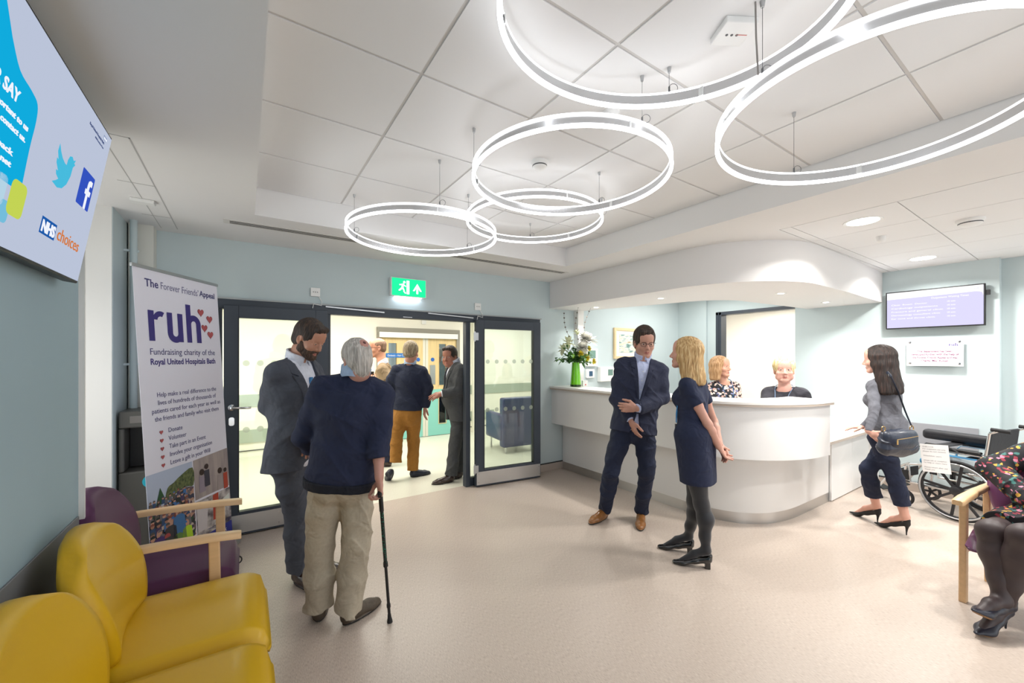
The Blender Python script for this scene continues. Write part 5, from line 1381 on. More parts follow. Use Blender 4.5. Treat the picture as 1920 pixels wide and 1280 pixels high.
def arm_cut(S, p, frac=None, pull=0.0, rr=.085):
    for sd, (s0, el, wr) in p['A'].items():
        if frac is None: pt = wr + nrm(wr - el) * (.004 - pull); n = nrm(wr - el)
        elif frac > 1: pt = el + (wr - el) * (frac - 1); n = nrm(wr - el)
        else: pt = s0 + (el - s0) * frac; n = nrm(el - s0)
        def f(P, pt=pt, n=n):
            Q = P - pt; a = Q @ n; rad = np.linalg.norm(Q - np.outer(a, n), axis=1)
            return np.maximum(np.maximum(-a, a - (.16 if frac is None else .25)), rad - rr)
        S.sub(f, .003)
def trousers(p, m, hem=.0, cuff=.072, thigh=.090, kneer=.068, crop=None, amp=.0045, seat=1.0, nm='trousers', waist_top=.125, hv=.0045, straight=0):
    S = SDF(); at, T, b, q = p['at'], p['T'], p['b'], p['q']
    for sd, (h0, kn, ak, ft) in p['Lg'].items():
        e = ak if crop is None else kn + (ak - kn) * crop
        dn = nrm(e - kn)
        e2 = e + dn * .10
        S.chain([h0, h0 + (kn - h0) * .5, kn, kn + (e - kn) * .5, e2], [thigh * b, (thigh * .55 + kneer * .45) * b, kneer * b, (kneer + cuff) / 2 * b, cuff * b], .022)
    for sd, (h0, kn, ak, ft) in p['Lg'].items():
        e = ak if crop is None else kn + (ak - kn) * crop
        d = nrm(e - kn); pt = e + d * hem; S.sub(lambda P, pt=pt, d=d: np.maximum(-((P - pt) @ d), np.linalg.norm(P - (pt + d * .1), axis=1) - .16), .003)
    S.ell(at(0, -.015, -.03), A3([.165 * b * seat, .125 * b * seat, .14 * q]), T, .03); S.cone(at(-.05, 0, .03), at(.05, 0, .03), .105 * b * seat, .105 * b * seat, .03, (p['F'], .9))
    for sd in (1, -1): S.ell(at(.06 * sd, -.055, -.075), A3([.085, .085, .10]) * b * seat, T, .03)
    S.disp(folds(amp, p['D'], 8, 4))
    S.cut(at(0, 0, waist_top), p['U'])
    return S.mesh(hv, nm, m, p['root'])
def vcut(S, p, zb, wtop, y0=.0, infl=0):
    O, R, F, U = p['P'], p['R'], p['F'], p['U']; q = p['q']; zt = .50 * q; zb = zb * q
    def f(P):
        x, y, z = local(P, O, R, F, U)
        w = (z - zb) / (zt - zb) * wtop
        return np.maximum(np.maximum(np.abs(x) - w, y0 - y), zb - z)
    S.sub(f, .003)
    return lambda z: (z - zb) / (zt - zb) * wtop
def neck_cut(S, p, r=.070, z=.475, tilt=.25, hh=.08):
    O = p['P'] + p['U'] * z * p['q']; U = nrm(p['U'] + p['F'] * tilt); N = p['N']
    def f(P):
        Q = P - N; a = Q @ U; rad = np.linalg.norm(Q - np.outer(a, U), axis=1)
        return np.maximum(rad - r, -(a + hh))
    S.sub(f, .004)
def collar(p, m, r=.066, h=.038, open_=.012, nm='shirt_collar', th=.0045, drop=.0, back=0):
    N, U, F, R, b = p['N'], p['U'], p['F'], p['R'], p['b']
    mb = MB(); n = 30; ax = nrm(U + F * .28); fwd = nrm(F - ax * float(F @ ax)); rt = np.cross(fwd, ax)
    rings = []
    for i in range(n + 1):
        t = open_ * 12 + (2 * PI - open_ * 24) * i / n; fr_ = (1 - math.cos(t)) / 2
        d = fwd * math.cos(t) + rt * math.sin(t); hh = h * (.85 + .25 * fr_)
        c0 = N + ax * (.0 - .012 * (1 - fr_) + drop) + d * r * b
        rings.append([c0 - ax * .03, c0 - ax * .03 + d * th, c0 + ax * hh * .9 + d * (th + .004), c0 + ax * hh + d * .001, c0 + ax * hh - d * .003, c0 - d * .002])
    mb.rings(rings)
    # collar points
    for sd in (1, -1):
        t = open_ * 12; d = fwd * math.cos(t) + rt * math.sin(t) * sd; c0 = N - ax * .012 + d * r * b
        tip = N + fwd * (r * b + .012) + rt * .042 * sd * b - ax * .045
        mb.add([tuple(x) for x in (c0 + ax * h * .8 + d * .006, c0 + ax * h * .8 - d * .001, tip + fwd * .006, tip - fwd * .0, N + (fwd * .35 + rt * .92 * sd) * (r * b + .008) + ax * h * .5, N + (fwd * .35 + rt * .92 * sd) * (r * b + .006) - ax * .015)],
               [(0, 2, 4), (1, 5, 3), (2, 5, 4), (2, 3, 5), (0, 1, 3, 2)])
    return mb.build(nm, m, p['root'], smooth=True, auto=50)
def shirt(p, m, infl=.008, sl=True, buttons=True, nm='shirt', collar_r=.064):
    S = SDF()
    if sl: sleeves(S, p, infl - .002); arm_cut(S, p, pull=-.008)
    torso(S, p, infl, k=.05)
    neck_cut(S, p, r=.062 * p['b'], hh=.02)
    o = S.mesh(.006, nm, m, p['root'])
    collar(p, m, r=collar_r)
    if buttons:
        mb = MB()
        for i in range(4):
            z = .40 - .07 * i; c0 = p['at'](0, .112 + infl, z); mb.lathe([(0, -.004), (.0045, -.003), (.0045, .002), (0, .003)], c0, 8, axis=p['F'])
        mb.build('shirt_buttons', white_p, o)
    return o
def suit_jacket(p, m, infl=.022, hem=-.16, zb=.12, wtop=.062, amp=.0035, bulk=1.05, lapel=True, hv=.0048, flare=.012, closed=True, pocket=True, open_front=0.0):
    S = SDF(); at, T, b, q, F, U, R = p['at'], p['T'], p['b'], p['q'], p['F'], p['U'], p['R']
    sleeves(S, p, infl * .55, rad=(.052, .047, .044, .039), bulk=bulk); arm_cut(S, p)
    torso(S, p, infl)
    S.cone(at(-.055, -.005, .06), at(-.062, -.01, hem - .02), .108 * b + infl * .5, .112 * b + infl * .5 + flare, .03); S.cone(at(.055, -.005, .06), at(.062, -.01, hem - .02), .108 * b + infl * .5, .112 * b + infl * .5 + flare, .03)
    for sd in (1, -1): S.cone(p['sh'][sd] - R * sd * .03 + U * .012, p['sh'][sd] + R * sd * .012 + U * .006, .050 * b, .047 * b, .02)
    S.disp(folds(amp, p['D'] * 3, 7, 4))
    S.cut(at(0, 0, hem), -U + F * .08)
    vcut(S, p, zb, wtop * b, -.01)
    if closed is not None:   # cutaway front below the button
        O = p['P']; zz = (zb - .02) * q
        def f(P):
            x, y, z = local(P, O, R, F, U); w = np.clip((zz - z) / .25, 0, 1) ** 1.6 * (.045 + open_front)
            return np.maximum(np.abs(x) - w, .02 - y) + (z > zz) * .05
        S.sub(f, .006)
        def g(P):
            x, y, z = local(P, O, R, F, U); return np.maximum(np.abs(x - .003) - .0022, .05 - y) + (z > zb * q) * .05
        S.sub(g, .001)
    neck_cut(S, p, r=.072 * b, hh=.0)
    o = S.mesh(hv, 'suit_jacket', m, p['root'])
    if lapel:
        S2 = SDF(); torso(S2, p, infl + .009); O = p['P']; zt = .50 * q; zbq = zb * q
        def f(P):
            x, y, z = local(P, O, R, F, U); w = (z - zbq) / (zt - zbq) * wtop * b; lw = .012 + .045 * np.clip((z - zbq) / (.30 * q - 0), 0, 1)
            notch = (np.abs(z - .40 * q - (np.abs(x) - w) * .5) < .004) & (np.abs(x) > w + .028)
            a = np.maximum(np.maximum(w - np.abs(x), np.abs(x) - w - lw), -y + .01); a = np.maximum(a, zbq - z); a = np.maximum(a, z - .485 * q)
            return -(np.where(notch, .01, a))
        S2.sub(f, .002); S2.disp(lambda P: 0)
        def inner(P):
            d = S_in.ev(P, .05); return d
        S_in = SDF(); torso(S_in, p, infl - .012)
        S2.sub(inner, .001)
        S2.mesh(.0045, 'lapels', m, o)
    if pocket:
        mb = MB()
        for sd in (1, -1):
            c0 = at(.115 * sd, .0, -.03) + F * (.085 * b)
        mb.lathe([(0, -.006), (.009, -.004), (.009, .002), (0, .003)], at(.0, .125 + p['belly'] * .5, zb - .012) + F * infl, 12, axis=F)
        mb.build('jacket_button', black_p, o)
    return o
def sweater(p, m, infl=.018, hem=-.02, cuff_m=None, amp=.004, bulk=1.0, frac=1, nk=.068, nkh=.015, nm='sweater', hv=.0048, waist=1.0, rib=True, blouse=.012, pull=0, tilt=.25, rad=(.054, .048, .044, .037), k=.05, cutfrac=None):
    S = SDF(); at, b, q, F, U = p['at'], p['b'], p['q'], p['F'], p['U']
    sleeves(S, p, infl * .5, frac, rad=rad, bulk=bulk)
    arm_cut(S, p, frac if frac < 1 else cutfrac, pull=pull)
    torso(S, p, infl, waist=waist, k=k)
    S.cone(at(-.05, -.005, .08), at(-.05, -.005, hem), .104 * b + infl * .6 + blouse, .104 * b + infl * .6 + blouse * .6, .03); S.cone(at(.05, -.005, .08), at(.05, -.005, hem), .104 * b + infl * .6 + blouse, .104 * b + infl * .6 + blouse * .6, .03)
    S.disp(folds(amp, p['D'] * 2, 7, 4))
    S.cut(at(0, 0, hem - .03), -U)
    neck_cut(S, p, r=nk * b, hh=nkh, tilt=tilt)
    return S.mesh(hv, nm, m, p['root'])
def glasses(p, m, w=.021, h=.015, square=True, lens=None, full=True):
    W, hs = p['W'], p['hs']; mb = MB()
    for s in (-1, 1):
        pts = [W(s * .032 + w * math.copysign(abs(math.cos(t)) ** .6, math.cos(t)), .098 - .006 * abs(math.cos(t) * 1) * (1 if math.cos(t) * s > 0 else 0), .002 + h * math.copysign(abs(math.sin(t)) ** .6, math.sin(t))) for t in [2 * PI * i / 24 for i in range(24)]]
        mb.tube(pts, .0016 * hs, 6, True)
        mb.tube([W(s * .052, .093, .008), W(s * .074, .070, .008), W(s * .082, .0, .006), W(s * .083, -.02, -.004)], .0016 * hs, 6)
    mb.tube([W(-.012, .099, .004), W(0, .103, .007), W(.012, .099, .004)], .0016 * hs, 6)
    o = mb.build('glasses', m, p['root'], smooth=True)
    if lens:
        mb = MB()
        for s in (-1, 1):
            pts = [W(s * .032 + w * .95 * math.copysign(abs(math.cos(t)) ** .6, math.cos(t)), .0975, .002 + h * .95 * math.copysign(abs(math.sin(t)) ** .6, math.sin(t))) for t in [2 * PI * i / 20 for i in range(20)]]
            mb.add(pts, [tuple(range(20))])
        mb.build('lens', lens, o)
    return o
def beard(p, m, full=True):
    S = SDF(); c, hs = p['c'], p['hs']; r, f, u = p['fr']; R = np.stack([r, f, u]); W = p['W']
    g = .0045
    jw = .058
    S.ell(W(0, .030, -.047), A3([jw + g, .060 + g, .066 + g]) * hs, R, .02)
    for s in (-1, 1): S.cone(W(s * jw * .82, .004, -.058), W(s * .016, .066, -.098), (.020 + g) * hs, (.020 + g) * hs, .02); S.cone(W(s * .064, .004, -.02), W(s * .058, .01, -.06), .016 * hs, .02 * hs, .02)
    S.ell(W(0, .074, -.099), A3([.025, .021, .021]) * hs, R, .014); S.cone(W(-.022, .084, -.056), W(.022, .084, -.056), .0085 * hs, .0085 * hs, .006)
    S.disp(hair_noise(c, p['fr'], .0010, 60))
    S.ell(W(0, .085, -.069), A3([.019, .03, .0095]) * hs, R, .004, 's'); S.ell(W(0, .10, -.005), A3([.058, .075, .044]) * hs, R, .008, 's')
    for s in (-1, 1): S.ell(W(s * .042, .075, -.028), A3([.024, .035, .022]) * hs, R, .006, 's')
    S.cut(W(0, 0, -.012), u)
    S.cut(W(0, 0, -.128), -u)
    S.cut(W(0, -.012, 0), -f)
    return S.mesh(.003, 'beard', m, p['root'])
def lanyard(p, m, badge=True, drop=.30, wd=.010):
    at, N, F, R, U = p['at'], p['N'], p['F'], p['R'], p['U']; b = p['b']; mb = MB()
    y = (.125 if p['female'] else .125) 
    for sd in (1, -1):
        pts = [N - F * .055 * b + U * .01, N + R * sd * .072 * b + U * .0, at(.055 * sd, .115, .43), at(.045 * sd, .150, .36), at(.02 * sd, .158, .30 - .02), at(.0, .152, .44 - drop)]
        pts = cat_rom([tuple(x) for x in pts], 4)
        mb.tube(pts, wd * .5, 8, flat=.3)
    o = mb.build('lanyard', m, p['root'], smooth=True)
    if badge: MB().obox(at(0, .158, .44 - drop - .05), R * .027, U * .042, F * .002).build('badge', white_p, o, bevel=.003)
    return o
# ================================================================ THE PEOPLE
shirt_w = cloth('shirt_white', '#dfe2ee', .12); shirt_b = cloth('shirt_blue', '#bcc6e6', .12); shirt_pb = cloth('shirt_pale_blue', '#9fb4cf', .12)
brown_sh = mat('shoe_tan', '#8a5a2c', .35, coat=.3, noise=.25, nscale=25); dk_sh = mat('shoe_dark_brown', '#33211c', .3, coat=.4); olive_sh = mat('shoe_olive', '#4b4034', .6, noise=.2, nscale=60)
sole_d = mat('sole_dark', '#1a1715', .7); patent = mat('shoe_patent', '#0b0b0d', .12, coat=.8); suede = mat('shoe_black', '#141416', .6); navy_sh = mat('shoe_navy', '#1c2030', .5)
h_dark = hair_mat('hair_dark', '#16100c', '#2c1e16', '#4a3527'); h_grey = hair_mat('hair_grey', '#8b8680', '#b3ada6', '#d4cec8'); h_pg = hair_mat('hair_pepper', '#57493a', '#8d7b62', '#b9a98e')
h_bl = hair_mat('hair_blonde', '#8f6c42', '#bf9a66', '#dcc293'); h_st = hair_mat('hair_strawberry', '#8a6541', '#a98157', '#c4a17a'); h_pl = hair_mat('hair_platinum', '#b99c62', '#e0cc98', '#f5ebcb'); h_br = hair_mat('hair_brunette', '#120c0a', '#231612', '#3a261e')
h_bd = hair_mat('beard_dark', '#241811', '#3d2a1e', '#5b4434', 140)
navy = cloth('cloth_navy', '#18213a'); navy_s = cloth('cloth_navy_suit', '#242a42'); grey_s = cloth('cloth_grey_suit', '#4a4e59'); char_s = cloth('cloth_charcoal', '#434547')
beige = cloth('cloth_beige', '#b0a592', .3); must = cloth('cloth_mustard', '#9c6a26', .3); tan_c = cloth('cloth_tan', '#8f795c', .3); blackc = cloth('cloth_black', '#101217'); grey_k = cloth('cloth_grey_knit', '#6f7078', .5, 300)
lan = mat('lanyard_blue', '#2f7fb8', .5)
def FT(h, t, **k): return dict(heel=h, toe=t, **k)
def dz(p, z): return A3([p[0], p[1], z])
def ftL(h, px, py, L, **k):   # flat foot: heel point and a floor pixel to aim at, with true length L
    t = G(px, py); d = nrm(t - h); return FT(h, h + d * L, **k)

# young man with glasses, navy suit
def top6(p):
    shirt(p, shirt_b); suit_jacket(p, navy_s, hem=-.085, zb=.17, wtop=.058, amp=.004, bulk=1.0)
hL = G(1202, 972); hR = G(1139, 967)
p6_ = person('tall dark-haired man in glasses, navy suit and tan shoes, arms folded low by the counter', 3.62, 1.06, 8, (1205, 668), (1189, 790), (1208, 643), 16, -10, 0, 1.07,
    arms=dict(R=((1156, 748, .02), (1181, 786, -.12)), L=((1243, 746, -.02), (1196, 765, -.22))), legs=dict(R=(1146, 884, 0), L=(1213, 884, -.03)),
    feet=dict(R=FT(hR, hR + nrm(G(1103, 985) - hR) * .30), L=FT(hL, hL + nrm(G(1200, 1000) - hL) * .30)),
    hands=dict(R=dict(dir=(1192, 815, -.13), palm=lambda p: p['R'] * -1 - p['F'] * .3, thumb=lambda p: p['F'] - p['R'] * .5, curl=(.25, .3, .35, .4)),
               L=dict(dir=(1170, 764, -.20), palm=lambda p: -p['F'], thumb=lambda p: p['U'], curl=(.5, .55, .6, .6), th=.5)),
    skin='#bf8f7c', top=top6, bottom=lambda p: trousers(p, navy, hem=-.0, cuff=.060, kneer=.066, amp=.006), shoes=(brown_sh, sole_d, 'oxford'),
    hair=lambda p: (short_hair(p['c'], p['fr'], p['hs'], p['root'], h_dark, th=.017, top=.010, quiff=1, fringe=0), glasses(p, mat('glasses_black', '#1a1a1c', .3)), face_parts(p['W'], p['fr'], p['hs'], p['root'], h_dark)), iris='#3d2d22')

# bearded man in grey suit
def top1(p):
    shirt(p, shirt_w, buttons=False); j = suit_jacket(p, grey_s, hem=-.11, zb=.10, wtop=.085, amp=.004, infl=.028, flare=.02, open_front=.05)
    mb = MB(); at = p['at']
    mb.plate(at(0, .118, .43), p['R'], p['U'], [(-.014, -.03), (.014, -.03), (.026, -.26), (0, -.30), (-.026, -.26)], .01); mb.build('tie', mat('tie_blue', '#2e78b0', .5), p['root'], bevel=.003)
h1 = G(551, 1088)
person('bearded man in grey suit with hand in pocket, listening to the elderly man', 2.78, 1.05, 48, (557, 668), (553, 838), (579, 637), 50, -24, 4, 1.02, eyo=.0035,
    arms=dict(R=((506, 762, -.05), (556, 815, -.14)), L=((612, 752, .12), (604, 828, .10))), legs=dict(R=(556, 968, -.02), L=(585, 975, .12)),
    feet=dict(R=ftL(h1, 600, 1110, .29), L=ftL(G(590, 1062), 640, 1076, .29)), hands=dict(R=dict(dir=(568, 830, -.12)), L=dict(dir=(604, 850, .08))),
    skin='#b5826a', top=top1, bottom=lambda p: trousers(p, grey_s, cuff=.072, kneer=.072, amp=.006), shoes=(dk_sh, sole_d, 'oxford'),
    hair=lambda p: (short_hair(p['c'], p['fr'], p['hs'], p['root'], h_dark, th=.013, top=.010, quiff=1), beard(p, h_bd), face_parts(p['W'], p['fr'], p['hs'], p['root'], h_dark, .0034)))

# elderly man with the stick, seen from behind
def top2(p):
    collar(p, shirt_pb, r=.079, h=.050, drop=.010)
    s = sweater(p, cloth('cloth_navy_jacket', '#1a223e'), infl=.040, hem=-.03, amp=.005, bulk=1.05, nk=.078, nkh=.0, blouse=.014, nm='jacket', cutfrac=1.52, k=.05)
    # yoke seam and hem band
    S = SDF(); at, F, U, b = p['at'], p['F'], p['U'], p['b']
    S.cone(at(-.055, -.008, -.04), at(-.055, -.008, -.085), .128 * b + .030, .122 * b + .030, .02); S.cone(at(.055, -.008, -.04), at(.055, -.008, -.085), .128 * b + .030, .122 * b + .030, .02)
    S.cut(at(0, 0, -.088), -U).cut(at(0, 0, -.04), U)
    S.mesh(.005, 'hem_band', cloth('cloth_dark_navy', '#0c1120'), s)
    S = SDF(); torso(S, p, .048); S2 = S
    O = p['P']; zt = .335 * p['q']
    S.sub(lambda P: np.abs((P - O) @ U - zt + .05 * ((P - O) @ p['R']) ** 2 / .03) - .006 + 0, .001) if False else None
hl = G(597, 1170); hr = G(640, 1176)
def hair2(p):
    o = short_hair(p['c'], p['fr'], p['hs'], p['root'], h_grey, th=.014, top=.002, back_low=-.118, spiky=.0022, nape=.055)
    W = p['W']; r, f, u = p['fr']; c0 = W(.018, -.104, .082); n = nrm(c0 - W(0, -.016, .04))
    MB().lathe([(0, .006), (.020, .004), (.027, .0), (.028, -.006)], c0 + n * .004, 20, axis=n).build('bald_patch', skin_mat('b98578', '#b98578'), o, smooth=True)
    MB().lathe([(0, .0045), (.008, .004), (.0115, .002), (.012, -.004)], c0 + n * .006, 16, axis=n).build('scab', mat('scab_dark', '#5b3430', .7, noise=.4, nscale=90), o, smooth=True)
p2_ = person('elderly grey-haired man in navy jacket and beige trousers, seen from behind', 2.36, .95, 172, (666, 704), (643, 880), (669, 675), 200, -12, 4, .93,
    arms=dict(R=((709, 822, -.04), (711, 895, -.10)), L=((570, 818, .02), (598, 850, .18))), legs=dict(R=(668, 1022, 0), L=(600, 1022, 0)),
    feet=dict(R=FT(hr, hr + nrm(G(708, 1132) - hr) * .275), L=FT(hl, hl + nrm(G(604, 1128) - hl) * .275)),
    hands=dict(R=dict(dir=(714, 935, -.10), palm=lambda p: p['F'] * .2 - p['R'], thumb=lambda p: p['F'] - p['R'] * .3, curl=(.85, .95, 1.0, 1.0), th=.9), L=dict(dir=(612, 845, .24))),
    skin='#c08f80', top=top2, bottom=lambda p: trousers(p, beige, hem=.01, cuff=.080, kneer=.084, thigh=.098, seat=1.05, amp=.005, waist_top=-.07), shoes=(olive_sh, sole_d, 'loafer'), hair=hair2, build=1.02, bare_arm=False, shw=.172)
# walking stick in his right hand
hw_, hd_ = p2_['hand'][1]; grip = hw_ + hd_ * .085 + heading(hw_, 180) * .004
tip = G(731, 1166)
st_ = thing('walking_stick', 'black adjustable walking stick with green speckled shaft, held by the elderly man', 'walking stick', tuple(tip))
ax_ = nrm(grip - tip); fwd_ = nrm(G(708, 1100) - hr); Ls = float(np.linalg.norm(grip - tip))
pt = lambda a: tip + ax_ * a
hF = p2_['F']
MB().tube([grip - hF * .055 - ax_ * .004, grip - hF * .03 + ax_ * .004, grip + hF * .02 + ax_ * .006, grip + hF * .055 + ax_ * .0], [.010, .014, .013, .010], 14).build('handle', black_p, st_, smooth=True)
MB().lathe([(0, 0), (.016, 0), (.015, .012), (.011, .03), (.010, .05), (0, .05)], pt(0), 18, axis=ax_).build('rubber_tip', rub, st_, smooth=True)
MB().cyl(pt(.045), pt(Ls * .45), .0085, 14).build('lower_shaft', black_p, st_, smooth=True)
MB().cyl(pt(Ls * .44), pt(Ls - .10), .0105, 14).build('upper_shaft', ramp_mat('stick_green', [(.0, '#0d1113'), (.55, '#14201f'), (.66, '#2d8a6b'), (.8, '#0e1415')], 120, rough=.25, kind='noise'), st_, smooth=True)
MB().cyl(pt(Ls - .11), pt(Ls - .0), .0125, 14).build('neck', black_p, st_, smooth=True)
MB().cyl(pt(Ls * .44), pt(Ls * .44 + .025), .0135, 14).build('collar', black_p, st_, smooth=True); MB().cyl(pt(Ls * .12), pt(Ls * .12 + .02), .0115, 14).build('collar', black_p, st_, smooth=True)

# blonde woman in navy dress
def dress7(p):
    S = SDF(); at, b, q, F, U, T = p['at'], p['b'], p['q'], p['F'], p['U'], p['T']
    sleeves(S, p, .010, .50, rad=(.050, .052, .05, .04)); arm_cut(S, p, .48)
    torso(S, p, .012, waist=.98)
    kR, kL = p['Lg'][1][1], p['Lg'][-1][1]; kc = (kR + kL) / 2; hemc = A3([kc[0], kc[1], .615])
    for sd in (1, -1):
        h0 = p['hp'][sd] + U * .04; e = hemc + (p['R'] * sd * .050) - A3([0, 0, .03])
        S.cone(h0 - U * .02, e, .112 * b, .098, .04); S.cone(h0 - U * .02 - F * .03, e - F * .02, .105 * b, .09, .04)
    S.cone(at(0, -.01, -.08), hemc - A3([0, 0, .03]), .12 * b, .105, .05)
    S.disp(folds(.0018, 3, 5, 3))
    S.cut(hemc, (0, 0, -1))
    neck_cut(S, p, r=.072 * b, hh=.0, tilt=.5)
    o = S.mesh(.0048, 'dress', cloth('cloth_dress_navy', '#1b2440', .2), p['root'])
    return o
tights = mat('tights_black', '#15171f', .6, sheen=.3)
a1 = G(1334, 1066); a2 = G(1300, 1037)
def hair7(p):
    long_hair(p['c'], p['fr'], p['hs'], p['root'], h_bl, th=.014, length=.205, back=-p['F'] * .03, flare=.012)
p7_ = person('blonde woman in navy dress and black tights, hands clasped behind her back', 3.03, .965, -108, (1297, 702), (1300, 806), (1286, 663), -100, 6, 0, .98, female=True,
    arms=dict(L=((1327, 795, -.14), (1347, 836, -.08)), R=((1338, 790, .16), (1349, 832, .04))), legs=dict(L=(1315, 945, -.05), R=(1302, 940, .06)),
    feet=dict(L=dict(FT(a1, a1 + nrm(G(1266, 1056) - a1) * .27), ankle=dz(a1, .13) + nrm(G(1266, 1056) - a1) * .035, bare=1, tights=tights, instep=.09, calf=1.05),
              R=dict(FT(a2, a2 + nrm(G(1255, 1030) - a2) * .27), ankle=dz(a2, .13) + nrm(G(1255, 1030) - a2) * .035, bare=1, tights=tights, instep=.09, calf=1.05)),
    hands=dict(L=dict(dir=(1363, 858, -.06), palm=lambda p: -p['F'] + p['R'] * .6, thumb=lambda p: p['U'] * -.2 + p['R'], curl=(.35, .3, .3, .4)), R=dict(dir=(1358, 850, .0), palm=lambda p: -p['F'] * -1, thumb=lambda p: p['U'], curl=(.4, .4, .4, .4))),
    skin='#cf9d8b', top=dress7, shoes=(patent, sole_d, 'block', .96), hair=hair7, bare_arm=.98, build=.98)
MB()
for ft_, sd in ((a1, 1), (a2, 0)): pass
# her lanyard hangs free at the front
q0 = J(1272, 742, 3.06); q1 = J(1269, 790, 3.05); q2 = J(1272, 790, 3.07)
mb = MB(); mb.tube([J(1281, 716, 3.02), J(1272, 745, 3.0), J(1268, 775, 3.0), J(1268, 792, 3.0)], .004, 8); mb.tube([J(1281, 716, 3.10), J(1273, 745, 3.06), J(1269, 775, 3.02), J(1268, 792, 3.0)], .004, 8)
ln = mb.build('lanyard', lan, p7_['root'], smooth=True)
MB().obox(J(1268, 800, 3.0), A3(RT + (0,)) * .006, A3((0, 0, .022)), A3(FW + (0,)) * .012).build('badge', mat('badge_dark', '#2a2d3a', .4), ln)

# woman in grey top with handbag, walking left
def top10(p):
    sweater(p, grey_k, infl=.010, hem=.045, amp=.0022, nk=.068, blouse=.004, rad=(.047, .042, .040, .032), nm='knitted_top', k=.04, tilt=.4)
w1_ = G(1650, 982); w2_ = G(1705, 1005)
t1_ = G(1605, 966); t2_ = G(1657, 988)
def hair10(p): long_hair(p['c'], p['fr'], p['hs'], p['root'], h_br, th=.012, length=.28, back=-p['F'] * .055 + p['R'] * .0, flare=.005)
p10 = person('dark-haired woman in grey top and cropped navy trousers walking towards the desk', 3.62, .94, -128, (1655, 704), (1664, 812), (1648, 674), -98, -4, 0, 1.02, female=True,
    arms=dict(L=((1640, 764, -.12), (1629, 808, -.16)), R=((1650, 770, .22), (1618, 800, .20))), legs=dict(L=(1679, 898, -.07), R=(1627, 880, .06)),
    feet=dict(R=dict(FT(w1_, w1_ + nrm(t1_ - w1_) * .265), ankle=dz(w1_, .155) + nrm(t1_ - w1_) * .03, bare=1, short=1, instep=.10, calf=.9), L=dict(FT(w2_, w2_ + nrm(t2_ - w2_) * .265), ankle=dz(w2_, .155) + nrm(t2_ - w2_) * .03, bare=1, short=1, instep=.10, calf=.9)),
    hands=dict(L=dict(dir=(1656, 828, -.24), palm=lambda p: -p['F'] + p['R'] * .4, thumb=lambda p: p['U'], curl=(.1, .12, .15, .2), spread=1.0), R=dict(dir=(1600, 801, .22), palm=lambda p: -p['U'], thumb=lambda p: -p['R'], curl=(.2, .25, .3, .3))),
    skin='#d7a593', top=top10, bottom=lambda p: trousers(p, navy, crop=.70, cuff=.066, kneer=.066, thigh=.088, amp=.004, seat=1.06), shoes=(suede, sole_d, 'stiletto', .95), hair=hair10)
# handbag
hc_ = J(1683, 829, 3.36); hr_ = nrm(A3(RT + (0,)) * 1 + A3(FW + (0,)) * .12); hn_ = nrm(np.cross(hr_, [0, 0, 1])); hu_ = A3([0, 0, 1])
bag = thing('handbag', 'dark navy leather shoulder bag with gold zip, hanging at the walking woman\'s hip', 'bag', tuple(hc_ - hu_ * .12))
leather = mat('leather_navy', '#252c3b', .38, bump=.15, bscale=70, coat=.15)
S = SDF(); Rb = np.stack([hr_, hn_, hu_]); B = lambda x, y, z: hc_ + hr_ * x + hn_ * y + hu_ * z
S.ell(B(0, 0, -.01), A3([.165, .062, .110]), Rb, .02); S.cone(B(-.11, 0, .055), B(.11, 0, .055), .045, .045, .04); S.cone(B(-.12, 0, -.045), B(.12, 0, -.045), .052, .052, .04)
S.disp(folds(.003, 5, 20, 9)); S.mesh(.004, 'body', leather, bag)
S = SDF(); S.ell(B(0, .012, .010), A3([.160, .068, .092]), Rb, .02); S.cone(B(-.115, .004, .062), B(.115, .004, .062), .046, .046, .03); S.cut(B(0, .010, 0), -hn_); S.cut(B(0, 0, -.052), -hu_)
fl_ = S.mesh(.0035, 'flap', leather, bag)
MB().tube([B(-.10 + .02 * i, .078 + .006 * math.sin(PI * i / 10), .040 + .0025 * i) for i in range(11)], .0022, 6).build('zip', mat('gold_metal', '#c9a468', .3, 1), fl_)
MB().obox(B(-.10, .082, .018), hr_ * .005, hu_ * .018, hn_ * .002).build('zip_pull', mat('gold_metal', '#c9a468', .3, 1), fl_)
for sx in (-.135, .135):
    MB().tube([B(sx + .018 * math.cos(t), 0, .115 + .022 * math.sin(t)) for t in [2 * PI * i / 14 for i in range(14)]], .0035, 8, True).build('ring', mat('gold_metal', '#c9a468', .3, 1), bag, smooth=True)
nb = p10['N'] - p10['F'] * .07 - p10['U'] * .02
sp = [B(.135, 0, .13), J(1697, 770, 3.47), J(1684, 735, 3.44), J(1671, 706, 3.45), p10['sh'][-1] * .45 + p10['N'] * .55 + A3([0, 0, .052]), p10['N'] - p10['U'] * .05 + p10['F'] * .10 + p10['R'] * .05, p10['at'](.15, .10, .2), p10['at'](.17, .03, .02)]
MB().tube(cat_rom([tuple(x) for x in sp[:4]], 6), .013, 8, flat=.25).build('strap', leather, bag, smooth=True)
MB().obox(J(1668, 703, 3.47), hr_ * .012, hu_ * .012, hn_ * .004).build('strap_buckle', chrome, bag, bevel=.003)
MB().tube([tuple(x) for x in (J(1671, 706, 3.45), J(1664, 698, 3.48), J(1657, 697, 3.56))], .012, 8, flat=.3).build('strap', leather, bag, smooth=True)

